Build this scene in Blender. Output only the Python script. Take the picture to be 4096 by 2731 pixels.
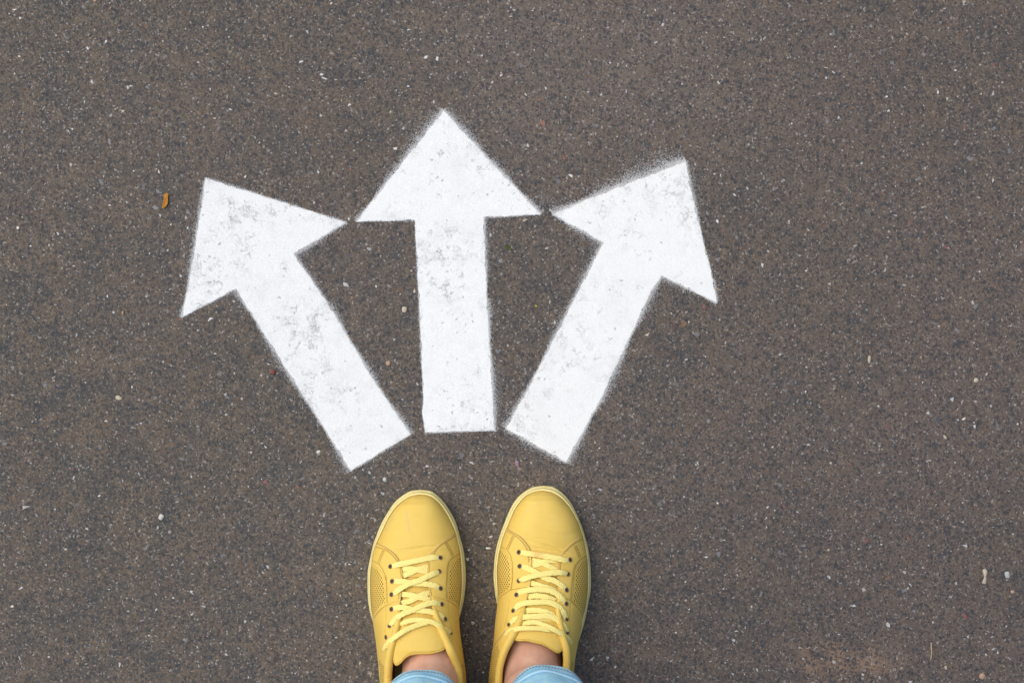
import bpy, bmesh, math, random
import numpy as np
from mathutils import Vector

random.seed(7)
rng = np.random.default_rng(11)
D = bpy.data
for o in list(D.objects):
    D.objects.remove(o)
scn = bpy.context.scene
COL = scn.collection

# ------------------------------------------------------------------ camera, light, exposure
H = 1.40                 # camera height over the asphalt, metres
W = 1.08                 # ground width seen
K = W / 4096.0
CX, CY = 2048.0, 1365.5
cam = D.cameras.new("Camera")
cam.sensor_width = 36
cam.lens = 36 * H / W
cam.clip_start = 0.01
cam.clip_end = 2000
camo = D.objects.new("Camera", cam)
COL.objects.link(camo)
camo.location = (0, 0, H)
scn.camera = camo

SUN_EL, SUN_AZ = 60.0, -62.0       # azimuth measured from +Y (top of picture) towards +X
w = D.worlds.new("World"); scn.world = w
w.use_nodes = True
nt = w.node_tree; nt.nodes.clear()
sky = nt.nodes.new("ShaderNodeTexSky"); sky.sky_type = 'NISHITA'; sky.sun_disc = False
sky.sun_elevation = math.radians(SUN_EL)
sky.sun_rotation = math.radians(SUN_AZ)
sky.air_density = 1.0; sky.dust_density = 4.0; sky.ozone_density = 0.0
bg = nt.nodes.new("ShaderNodeBackground"); bg.inputs[1].default_value = 0.142
ow = nt.nodes.new("ShaderNodeOutputWorld")
nt.links.new(sky.outputs[0], bg.inputs[0]); nt.links.new(bg.outputs[0], ow.inputs[0])
sl = D.lights.new("Sun", 'SUN'); sl.energy = 1.0; sl.angle = math.radians(55); sl.color = (1.0, 0.985, 0.86)
so = D.objects.new("Sun", sl); COL.objects.link(so)
_az, _el = math.radians(SUN_AZ), math.radians(SUN_EL)
sd = Vector((math.sin(_az) * math.cos(_el), math.cos(_az) * math.cos(_el), math.sin(_el)))
so.rotation_euler = sd.to_track_quat('Z', 'Y').to_euler()
scn.view_settings.view_transform = 'Standard'
scn.view_settings.look = 'None'
scn.view_settings.exposure = 0.26
scn.view_settings.gamma = 1.0


# ------------------------------------------------------------------ helpers
def P(px, py, z=0.0):
    """photo pixel + height -> metres"""
    f = K * (H - z) / H
    return ((px - CX) * f, -(py - CY) * f, z)


def PA(px, py, z):
    f = K * (H - z) / H
    return np.stack([(px - CX) * f, -(py - CY) * f, z], -1)


def link(name, me, mat=None, parent=None, smooth=True):
    if mat is not None:
        me.materials.append(mat)
    o = D.objects.new(name, me); COL.objects.link(o)
    if parent is not None:
        o.parent = parent
    if smooth:
        me.polygons.foreach_set("use_smooth", [True] * len(me.polygons))
    me.update()
    return o


def mesh(name, verts, faces, mat=None, parent=None, smooth=True):
    me = D.meshes.new(name)
    me.from_pydata([tuple(map(float, v)) for v in verts], [], [tuple(map(int, f)) for f in faces])
    me.validate()
    return link(name, me, mat, parent, smooth)


def tag(o, label=None, cat=None, group=None, kind=None):
    if label: o["label"] = label
    if cat: o["category"] = cat
    if group: o["group"] = group
    if kind: o["kind"] = kind
    return o


def cr(pts, n=8, closed=False):
    """Catmull-Rom through points, any dimension"""
    p = np.array(pts, float)
    if closed:
        p = np.vstack([p[-1], p, p[0], p[1]])
    else:
        p = np.vstack([2 * p[0] - p[1], p, 2 * p[-1] - p[-2]])
    out = []
    t = np.linspace(0, 1, n, endpoint=False)[:, None]
    for i in range(1, len(p) - 2):
        a, b, c, d = p[i - 1], p[i], p[i + 1], p[i + 2]
        out.append(0.5 * ((2 * b) + (c - a) * t + (2 * a - 5 * b + 4 * c - d) * t ** 2 + (3 * b - a - 3 * c + d) * t ** 3))
    out = np.vstack(out)
    if not closed:
        out = np.vstack([out, p[-2]])
    return out


def resample(c, n):
    d = np.r_[0, np.cumsum(np.linalg.norm(np.diff(c, axis=0), axis=1))]
    s = np.linspace(0, d[-1], n)
    return np.stack([np.interp(s, d, c[:, k]) for k in range(c.shape[1])], -1)


def dist_poly(X, Y, pl):
    """unsigned distance to an open polyline"""
    best = np.full(X.shape, 1e9)
    for (ax, ay), (bx, by) in zip(pl[:-1], pl[1:]):
        dx, dy = bx - ax, by - ay
        L = dx * dx + dy * dy + 1e-9
        t = np.clip(((X - ax) * dx + (Y - ay) * dy) / L, 0, 1)
        best = np.minimum(best, (X - ax - t * dx) ** 2 + (Y - ay - t * dy) ** 2)
    return np.sqrt(best)


def inside(X, Y, pg):
    r = np.zeros(X.shape, bool)
    n = len(pg)
    for i in range(n):
        ax, ay = pg[i]; bx, by = pg[(i + 1) % n]
        if ay == by: continue
        c = ((ay > Y) != (by > Y)) & (X < (bx - ax) * (Y - ay) / (by - ay) + ax)
        r ^= c
    return r


def sd_poly(X, Y, pg):
    pg = np.asarray(pg, float)
    d = dist_poly(X, Y, np.vstack([pg, pg[:1]]))
    return np.where(inside(X, Y, pg), d, -d)


def sstep(a, b, x):
    t = np.clip((x - a) / (b - a), 0, 1)
    return t * t * (3 - 2 * t)


# ---- node helper
class NT:
    def __init__(s, name):
        s.m = D.materials.new(name); s.m.use_nodes = True
        s.t = s.m.node_tree; s.t.nodes.clear()
        s.out = s.n("ShaderNodeOutputMaterial"); s.b = s.n("ShaderNodeBsdfPrincipled")
        s.l(s.b.outputs[0], s.out.inputs[0])

    def n(s, k, **a):
        x = s.t.nodes.new(k)
        for q, v in a.items(): setattr(x, q, v)
        return x

    def l(s, a, b): s.t.links.new(a, b)

    def val(s, sock, v):
        if hasattr(v, "links") or isinstance(v, bpy.types.NodeSocket): s.l(v, sock)
        else: sock.default_value = v

    def math(s, op, a, b=0.0, clamp=False):
        x = s.n("ShaderNodeMath", operation=op, use_clamp=clamp)
        s.val(x.inputs[0], a); s.val(x.inputs[1], b)
        return x.outputs[0]

    def mix(s, f, a, b):
        x = s.n("ShaderNodeMix", data_type='RGBA')
        s.val(x.inputs[0], f)
        s.val(x.inputs[6], a if not isinstance(a, tuple) else (*a, 1)[:4])
        s.val(x.inputs[7], b if not isinstance(b, tuple) else (*b, 1)[:4])
        return x.outputs[2]

    def co(s, kind="Object"):
        return s.n("ShaderNodeTexCoord").outputs[kind]

    def mapping(s, v, scale=(1, 1, 1), rot=(0, 0, 0), loc=(0, 0, 0)):
        x = s.n("ShaderNodeMapping"); s.l(v, x.inputs[0])
        x.inputs['Scale'].default_value = scale; x.inputs['Rotation'].default_value = rot
        x.inputs['Location'].default_value = loc
        return x.outputs[0]

    def noise(s, v, sc, det=3, rough=.55, out=0, dist=0.0):
        x = s.n("ShaderNodeTexNoise"); s.l(v, x.inputs['Vector'])
        x.inputs['Scale'].default_value = sc; x.inputs['Detail'].default_value = det
        x.inputs['Roughness'].default_value = rough; x.inputs['Distortion'].default_value = dist
        return x.outputs[out]

    def vor(s, v, sc, feat='F1', rnd=1.0):
        x = s.n("ShaderNodeTexVoronoi", feature=feat); s.l(v, x.inputs['Vector'])
        x.inputs['Scale'].default_value = sc; x.inputs['Randomness'].default_value = rnd
        return x

    def ramp(s, f, lo, hi, a=0.0, b=1.0, smooth=True):
        x = s.n("ShaderNodeMapRange", interpolation_type='SMOOTHSTEP' if smooth else 'LINEAR')
        s.val(x.inputs[0], f)
        for i, q in enumerate((lo, hi, a, b)): x.inputs[i + 1].default_value = q
        return x.outputs[0]

    def attr(s, name, out='Fac'):
        x = s.n("ShaderNodeAttribute", attribute_name=name); return x.outputs[out]

    def bump(s, h, strength, dist=.001, nrm=None):
        x = s.n("ShaderNodeBump"); s.l(h, x.inputs['Height'])
        x.inputs['Strength'].default_value = strength; x.inputs['Distance'].default_value = dist
        if nrm is not None: s.l(nrm, x.inputs['Normal'])
        return x.outputs[0]

    def fin(s, col, rough=.6, nrm=None, spec=.3):
        s.val(s.b.inputs['Base Color'], col if not isinstance(col, tuple) else (*col, 1)[:4])
        s.val(s.b.inputs['Roughness'], rough)
        s.val(s.b.inputs['Specular IOR Level'], spec)
        if nrm is not None: s.l(nrm, s.b.inputs['Normal'])
        return s.m


# ------------------------------------------------------------------ materials
def m_asphalt():
    g = NT("asphalt_mat")
    c = g.co()
    wob = g.mix(.004, c, g.noise(c, 260, 2, out=1))
    big = g.noise(c, 3.2, 3, .5)
    mid = g.noise(c, 26, 3, .6)
    fine = g.noise(c, 900, 3, .7)
    grain = g.vor(wob, 620)
    stone = g.vor(wob, 210)
    sc = g.n("ShaderNodeSeparateColor"); g.l(stone.outputs['Color'], sc.inputs[0])
    gc = g.n("ShaderNodeSeparateColor"); g.l(grain.outputs['Color'], gc.inputs[0])
    base = g.mix(g.ramp(mid, .35, .66), (.062, .061, .056), (.112, .088, .062))
    sx = g.n("ShaderNodeSeparateXYZ"); g.l(c, sx.inputs[0])
    drift = g.math('ADD', g.math('MULTIPLY', g.ramp(sx.outputs[0], -.45, .45, 0, 1), .55), g.math('MULTIPLY', g.ramp(big, .3, .7), .6))
    base = g.mix(g.math('MULTIPLY', drift, .75), base, (.116, .092, .080))
    n9 = g.noise(c, 9, 4, .65)
    base = g.mix(g.ramp(n9, .48, .72, 0, .42), base, (.052, .055, .056))
    n30 = g.noise(c, 70, 4, .7)
    base = g.mix(g.ramp(n30, .5, .75, 0, .55), base, (.042, .043, .046))
    base = g.mix(g.ramp(n30, .5, .28, 0, .6), base, (.150, .118, .088))
    # pale tan bloom on the surface near the bottom right
    tx, ty, _ = P(3390, 2640)
    dv = g.n("ShaderNodeVectorMath", operation='DISTANCE'); g.l(g.mapping(c, (1, 2.0, 1)), dv.inputs[0]); dv.inputs[1].default_value = (tx, ty * 2.0, 0)
    tan = g.math('MULTIPLY', g.ramp(dv.outputs['Value'], .01, .085, 1, 0), g.ramp(g.noise(c, 40, 4, .6), .35, .65))
    base = g.mix(g.math('MULTIPLY', tan, .75), base, (.30, .19, .12))
    dh = g.n("ShaderNodeVectorMath", operation='DISTANCE'); g.l(g.mapping(c, (1, 1.6, 1)), dh.inputs[0]); dh.inputs[1].default_value = (P(2350, 250)[0], P(2350, 250)[1] * 1.6, 0)
    smooth_area = g.math('MULTIPLY', g.ramp(dh.outputs['Value'], .03, .30, 1, 0), g.ramp(g.noise(c, 8, 4, .6), .30, .60, .35, 1))
    base = g.mix(g.math('MULTIPLY', smooth_area, .75), base, (.142, .118, .102))
    # binder / sand grains
    col = g.mix(g.math('MULTIPLY', g.ramp(gc.outputs[0], .55, .95), .55), base, (.215, .165, .120))
    col = g.mix(g.math('MULTIPLY', g.ramp(gc.outputs[1], .60, .90), .75), col, (.034, .036, .042))
    col = g.mix(g.math('MULTIPLY', g.ramp(gc.outputs[2], .95, .99), .6), col, (.42, .40, .38))
    # larger dark slate and rusty stones worn flush
    sm = g.ramp(stone.outputs['Distance'], .38, .50, 1, 0)
    col = g.mix(g.math('MULTIPLY', g.math('MULTIPLY', sm, g.ramp(sc.outputs[0], .68, .74)), .72), col, (.036, .042, .054))
    col = g.mix(g.math('MULTIPLY', g.math('MULTIPLY', sm, g.ramp(sc.outputs[1], .86, .9)), .5), col, (.16, .100, .065))
    col = g.mix(g.math('MULTIPLY', g.math('MULTIPLY', sm, g.ramp(sc.outputs[2], .90, .94)), .5), col, (.20, .19, .185))
    col = g.mix(g.math('MULTIPLY', g.ramp(fine, .5, .3), .55), col, (.022, .020, .020))
    h = g.math('ADD', g.math('MULTIPLY', grain.outputs['Distance'], -.5), fine)
    h = g.math('ADD', h, g.math('MULTIPLY', mid, 1.2))
    nrm = g.bump(h, .55, .0012)
    rough = g.ramp(gc.outputs[1], 0, 1, .45, .8)
    return g.fin(col, rough, nrm, .35)


def m_chips():
    g = NT("chip_mat")
    c = g.co()
    col = g.attr("col", 'Color')
    n = g.noise(c, 700, 2, .6)
    col = g.mix(g.ramp(n, .35, .7, 0, .35), col, (.10, .09, .08))
    return g.fin(col, .45, g.bump(n, .3, .0005), .4)


def m_paint(wear, lo, hi, shift):
    g = NT("white_paint")
    c = g.mapping(g.co(), loc=(shift, shift * .7, 0))
    wob = g.mix(.010, c, g.noise(c, 210, 4, .65, out=1))
    wob2 = g.mix(.022, c, g.noise(c, 75, 4, .6, out=1))
    fine = g.noise(c, 700, 3, .7)
    med = g.noise(c, 150, 4, .65)
    patch = g.noise(c, 11, 4, .62)
    area = g.ramp(patch, .47, .64, .12, 1)
    # the stones under the paint: hairline gaps between them where paint is missing
    cell = g.vor(wob, 120, 'DISTANCE_TO_EDGE')
    cell2 = g.vor(wob2, 62, 'DISTANCE_TO_EDGE')
    cell3 = g.vor(wob, 260, 'DISTANCE_TO_EDGE')
    f1 = g.ramp(g.noise(c, 90, 3, .6), .50, .60)
    f2 = g.ramp(g.noise(c, 45, 4, .6), .56, .66)
    f3 = g.ramp(g.noise(c, 70, 3, .6), .50, .60)
    c1 = g.math('MULTIPLY', g.ramp(cell.outputs['Distance'], .01, .060, 1, 0), f1)
    c2 = g.math('MULTIPLY', g.ramp(cell2.outputs['Distance'], .006, .032, 1, 0), f2)
    c3 = g.math('MULTIPLY', g.ramp(cell3.outputs['Distance'], .02, .09, 1, 0), f3)
    crack = g.math('MULTIPLY', g.math('MAXIMUM', c1, g.math('MULTIPLY', c3, .7)), area)
    crack = g.math('MAXIMUM', crack, g.math('MULTIPLY', c2, .8))
    dots = g.vor(wob, 190)
    dc = g.n("ShaderNodeSeparateColor"); g.l(dots.outputs['Color'], dc.inputs[0])
    dot = g.math('MULTIPLY', g.ramp(dots.outputs['Distance'], .14, .30, 1, 0), g.math('GREATER_THAN', dc.outputs[0], .86))
    dot = g.math('MULTIPLY', dot, g.ramp(g.noise(c, 20, 3, .6), .42, .55, .15, 1))
    pits = g.ramp(med, .70, .76)
    worn = g.math('MAXIMUM', g.math('MAXIMUM', crack, dot), g.math('MULTIPLY', pits, .8))
    worn = g.math('MULTIPLY', worn, wear)
    base = g.mix(g.ramp(fine, .3, .7), lo, hi)
    base = g.mix(g.math('MULTIPLY', g.ramp(g.noise(c, 26, 4, .65), .48, .72), .35 * wear), base, tuple(q * .72 for q in lo))
    col = g.mix(worn, base, (.16, .155, .155))
    col = g.mix(g.attr("thin"), col, (.20, .20, .21))
    st = g.vor(wob, 120, 'SMOOTH_F1')
    h = g.math('SUBTRACT', g.math('ADD', g.math('MULTIPLY', fine, .5), g.math('MULTIPLY', med, .8)), g.math('MULTIPLY', worn, 1.2))
    h = g.math('SUBTRACT', h, g.math('MULTIPLY', g.math('MULTIPLY', st.outputs['Distance'], 1.2), area))
    return g.fin(col, .6, g.bump(h, .5, .0014), .3)


YEL = (.745, .525, .122)


def m_leather(name="yellow_leather", col0=YEL, perf=False, rough=.42):
    g = NT(name)
    c = g.co()
    n = g.noise(c, 900, 3, .6)
    v = g.vor(c, 1500)
    big = g.noise(c, 38, 3, .5)
    col = g.mix(g.ramp(big, .35, .7, 0, .55), col0, tuple(q * f for q, f in zip(col0, (.93, .90, .8))))
    sc = g.n("ShaderNodeTexNoise"); g.l(g.mapping(c, (260, 24, 60), (0, 0, .25)), sc.inputs[0]); sc.inputs['Scale'].default_value = 1
    col = g.mix(g.math('MULTIPLY', g.ramp(sc.outputs[0], .70, .78), .22), col, (.50, .40, .20))
    col = g.mix(g.attr("edge"), col, (.36, .22, .13))
    col = g.mix(g.attr("stitch"), col, (.38, .225, .022))
    col = g.mix(g.attr("scuff"), col, (.50, .42, .25))
    if perf:
        uv = g.n("ShaderNodeUVMap").outputs[0]
        a = g.n("ShaderNodeVectorMath", operation='FRACTION'); g.l(uv, a.inputs[0])
        sh = g.n("ShaderNodeVectorMath", operation='ADD'); g.l(uv, sh.inputs[0]); sh.inputs[1].default_value = (.5, .5, 0)
        b = g.n("ShaderNodeVectorMath", operation='FRACTION'); g.l(sh.outputs[0], b.inputs[0])
        ds = []
        for q in (a, b):
            s_ = g.n("ShaderNodeVectorMath", operation='SUBTRACT'); g.l(q.outputs[0], s_.inputs[0]); s_.inputs[1].default_value = (.5, .5, 0)
            m_ = g.n("ShaderNodeVectorMath", operation='MULTIPLY'); g.l(s_.outputs[0], m_.inputs[0]); m_.inputs[1].default_value = (1.0, 1.0, 0)
            l_ = g.n("ShaderNodeVectorMath", operation='LENGTH'); g.l(m_.outputs[0], l_.inputs[0]); ds.append(l_.outputs['Value'])
        dmin = g.math('MINIMUM', ds[0], ds[1])
        hole = g.math('MULTIPLY', g.ramp(dmin, .17, .25, 1, 0), g.attr("perf"))
        col = g.mix(hole, col, (.10, .055, .012))
        h = g.math('SUBTRACT', g.math('MULTIPLY', n, .3), g.math('MULTIPLY', hole, 2.0))
    else:
        h = g.math('ADD', g.math('MULTIPLY', n, .4), g.math('MULTIPLY', v.outputs['Distance'], .5))
    wr = g.noise(g.mapping(c, (60, 330, 60), (0, 0, .12)), 1.0, 4, .6)
    h = g.math('ADD', h, g.math('MULTIPLY', g.ramp(wr, .45, .75), 2.2))
    return g.fin(col, .56, g.bump(h, .16, .0008), .22)


def m_plain(name, col, rough=.55, nsc=300, var=.2, bs=.15, spec=.3, dist=.0008):
    g = NT(name)
    c = g.co()
    n = g.noise(c, nsc, 4, .6)
    n2 = g.noise(c, nsc * .12, 3, .6)
    dark = tuple(q * (1 - var) for q in col)
    cc = g.mix(g.ramp(n, .3, .7), dark, col)
    cc = g.mix(g.ramp(n2, .45, .75, 0, var * 1.6), cc, tuple(q * .7 for q in col))
    return g.fin(cc, rough, g.bump(n, bs, dist), spec)


def m_lace():
    g = NT("lace_cotton")
    uv = g.n("ShaderNodeUVMap").outputs[0]     # u across 0..1, v along in widths
    def tri(rot):
        m = g.mapping(uv, (3.4, 3.4, 1), (0, 0, rot))
        s = g.n("ShaderNodeSeparateXYZ"); g.l(m, s.inputs[0])
        return g.math('ABSOLUTE', g.math('SUBTRACT', g.math('FRACT', s.outputs[0]), .5))
    w1, w2 = tri(.9), tri(-.9)
    weave = g.math('ADD', w1, w2)
    c = g.co()
    col = g.mix(g.ramp(weave, .10, .85), (.80, .64, .18), (.95, .83, .31))
    st = g.attr("stain")
    col = g.mix(g.math('MULTIPLY', st, .5), col, (.70, .36, .12))
    col = g.mix(g.ramp(g.noise(c, 120, 3, .6), .62, .8, 0, .35), col, (.6, .48, .2))
    return g.fin(col, .75, g.bump(weave, .6, .0006), .2)


def m_denim():
    g = NT("light_denim")
    uv = g.n("ShaderNodeUVMap").outputs[0]     # metres around / along
    c = g.co()
    wv = g.n("ShaderNodeTexWave", wave_type='BANDS', bands_direction='DIAGONAL'); g.l(uv, wv.inputs[0])
    wv.inputs['Scale'].default_value = 420; wv.inputs['Distortion'].default_value = 1.2; wv.inputs['Detail'].default_value = 2
    n = g.noise(c, 70, 4, .65)
    n2 = g.noise(c, 420, 3, .7)
    col = g.mix(g.ramp(n, .32, .68), (.30, .68, .95), (.52, .86, .97))
    col = g.mix(g.math('MULTIPLY', g.ramp(n2, .40, .7), .45), col, (.50, .80, .96))
    col = g.mix(g.math('MULTIPLY', wv.outputs['Fac'], .16), col, (.2, .46, .76))
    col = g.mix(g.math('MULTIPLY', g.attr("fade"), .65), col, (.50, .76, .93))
    col = g.mix(g.attr("seam"), col, (.16, .33, .52))  # darker blue also paints the shade in hem groove and fold
    h = g.math('ADD', g.math('MULTIPLY', wv.outputs['Fac'], .5), n2)
    return g.fin(col, .85, g.bump(h, .35, .0006), .15)


def m_skin():
    g = NT("skin")
    c = g.co()
    n = g.noise(c, 60, 4, .6); f = g.noise(c, 900, 3, .6)
    col = g.mix(g.ramp(n, .3, .7), (.56, .31, .22), (.66, .40, .29))
    g.b.inputs['Subsurface Weight'].default_value = .12
    g.b.inputs['Subsurface Radius'].default_value = (.006, .003, .0015)
    return g.fin(col, .5, g.bump(f, .15, .0005), .35)


M = dict(asphalt=m_asphalt(), chips=m_chips(), paint=[m_paint(.60, (.68, .69, .695), (.80, .82, .82), 0), m_paint(.58, (.70, .715, .715), (.82, .84, .84), 5.15), m_paint(.52, (.73, .735, .73), (.81, .83, .82), 7.1)], leather=m_leather(),
         perf=m_leather("perforated_leather", YEL, True), lace=m_lace(), denim=m_denim(), skin=m_skin(),
         sole=m_plain("pale_yellow_rubber", (.88, .77, .34), .5, 500, .10, .10),
         dark=m_plain("eyelet_hole", (.07, .045, .032), .8), rim=m_plain("eyelet_rim", (.26, .165, .10), .45),
         stitch=m_plain("ochre_thread", (.33, .20, .03), .8), gthread=m_plain("grey_thread", (.24, .27, .30), .8),
         lining=m_plain("lining", (.30, .19, .06), .8))


# ------------------------------------------------------------------ ground
bm = bmesh.new()
R = 150.0
vs = [bm.verts.new((x, y, 0)) for x, y in ((-R, -R), (R, -R), (R, R), (-R, R))]
bm.faces.new(vs)
me = D.meshes.new("asphalt"); bm.to_mesh(me)
ground = link("asphalt", me, M["asphalt"])
tag(ground, "dark brownish grey worn asphalt with fine stone grit", kind="structure")


# stone grit worn into the asphalt: real little chips, plus flecks painted as dark pits
def chip_geo(cx, cy, r, hgt, asp, ang, n, seed_r):
    a = np.sort(seed_r.uniform(0, 2 * math.pi, n) * .35 + np.arange(n) * 2 * math.pi / n)
    rr = r * seed_r.uniform(.7, 1.15, n)
    x = np.cos(a) * rr * asp; y = np.sin(a) * rr
    ca, sa = math.cos(ang), math.sin(ang)
    X = cx + x * ca - y * sa; Y = cy + x * sa + y * ca
    k = seed_r.uniform(.55, .85)
    X2 = cx + (X - cx) * k; Y2 = cy + (Y - cy) * k
    v = [(X[i], Y[i], -.0002) for i in range(n)] + [(X2[i], Y2[i], hgt * seed_r.uniform(.8, 1.1)) for i in range(n)]
    f = [(i, (i + 1) % n, n + (i + 1) % n, n + i) for i in range(n)] + [tuple(range(n, 2 * n))]
    return v, f


def chips_mesh(name, specs, z0=0.0):
    V, F, C = [], [], []
    for (x, y, r, h, asp, ang, n, col) in specs:
        v, f = chip_geo(x, y, r, h, asp, ang, n, rng)
        b = len(V)
        V += [(q[0], q[1], q[2] + z0) for q in v]; F += [tuple(b + i for i in q) for q in f]; C += [col] * len(v)
    me = D.meshes.new(name); me.from_pydata(V, [], F)
    at = me.color_attributes.new("col", 'FLOAT_COLOR', 'POINT')
    arr = np.ones((len(V), 4), np.float32); arr[:, :3] = np.array(C)
    at.data.foreach_set("color", arr.ravel())
    return me


specs = []
def scatter(n, rlo, rhi, cols, hlo, hhi, ar=1.7, ex=2.2):
    for _ in range(n):
        x = rng.uniform(-.86, .86); y = rng.uniform(-.62, .62)
        t = rng.random() ** ex
        r = (rlo + (rhi - rlo) * t)
        c = np.array(cols[rng.integers(len(cols))]) * rng.uniform(.75, 1.25)
        specs.append((x, y, r, rng.uniform(hlo, hhi), rng.uniform(1, ar), rng.uniform(0, 6.28), int(rng.integers(4, 7)), c))
pale = [(.50, .50, .50), (.42, .41, .38), (.58, .58, .58), (.36, .38, .40), (.44, .38, .30)]
scatter(15000, .0002, .00058, pale, .0001, .0003)
scatter(3000, .0005, .0019, pale + [(.62, .62, .60), (.60, .56, .48)], .0002, .0005, 2.0, 1.5)
scatter(9000, .0006, .0028, [(.028, .032, .042), (.045, .048, .055), (.030, .030, .034), (.06, .065, .075)], .00005, .00025)
scatter(4200, .0004, .0016, [(.15, .090, .055), (.14, .105, .075), (.20, .135, .085)], .00005, .0003)
scatter(16000, .00025, .0009, [(.20, .19, .175), (.26, .25, .24), (.17, .15, .13)], .00005, .0003)
scatter(5000, .0003, .0011, [(.012, .012, .014), (.016, .013, .011)], .00005, .0001)  # near-black flecks: shade of small pits put into the colour
scatter(320, .0006, .0020, [(.26, .055, .045), (.30, .09, .06), (.24, .07, .08)], .0001, .0003)
scatter(2600, .0008, .0034, [(.17, .17, .175), (.14, .145, .15)], .00005, .0002)
# the larger pale chips one can find in the picture, sunk in the surface
ch = [(36, 58, 6), (437, 136, 7), (337, 408, 8), (493, 446, 9), (276, 527, 10), (461, 437, 5), (1614, 513, 7), (1552, 516, 5), (1384, 522, 7),
      (2087, 702, 7), (1396, 874, 8), (1476, 995, 7), (2940, 778, 7), (2198, 1207, 8), (1257, 810, 7), (639, 863, 8), (745, 870, 8),
      (1383, 1139, 9), (842, 1278, 10), (1577, 1358, 6), (1611, 1595, 6), (1274, 1807, 7), (1710, 1866, 7), (1886, 1850, 8), (1539, 1917, 8),
      (2073, 1937, 8), (1478, 1889, 6), (1420, 1908, 8), (1531, 1972, 8), (1471, 2058, 6), (1500, 2079, 8), (1503, 2038, 5), (1869, 2235, 8),
      (1460, 2465, 7), (1889, 2490, 8), (1482, 2693, 7), (2338, 1999, 7), (1978, 2093, 8), (1962, 2146, 7), (2430, 2627, 8), (106, 2024, 12),
      (84, 2351, 8), (812, 2421, 9), (80, 73, 6), (3304, 313, 6), (3807, 1597, 10), (3455, 2357, 9), (3418, 2424, 8), (3552, 2498, 8),
      (3335, 2647, 9), (3826, 2331, 8), (902, 1576, 10), (2995, 578, 6), (3316, 2307, 8), (3200, 2590, 7), (3860, 2180, 7), (3640, 2340, 6), (3660, 2545, 5)]
for (x, y, r) in ch:
    q = P(x, y)
    specs.append((q[0], q[1], r * K, .0007, random.uniform(1, 1.7), random.uniform(0, 6), random.choice((4, 5, 6)), random.choice(pale)))
for (x, y, r) in [(90, 478, 6), (449, 405, 6), (2293, 1070, 6), (2258, 633, 8), (2817, 1226, 9), (2173, 494, 14), (3857, 514, 7), (3972, 261, 8),
                  (1063, 1928, 12), (3550, 2313, 11), (3858, 2464, 12), (3633, 2150, 8), (3466, 2163, 9), (724, 1276, 8)]:
    q = P(x, y)
    specs.append((q[0], q[1], r * K, .0004, 1.2, random.uniform(0, 6), 6, random.choice([(.24, .085, .065), (.22, .08, .075), (.26, .12, .08)])))
o = link("stone_grit", chips_mesh("stone_grit", specs), M["chips"], None, smooth=False)
tag(o, "pale, slate and rusty stone chips and near-black painted pits in the asphalt", kind="stuff")


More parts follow.
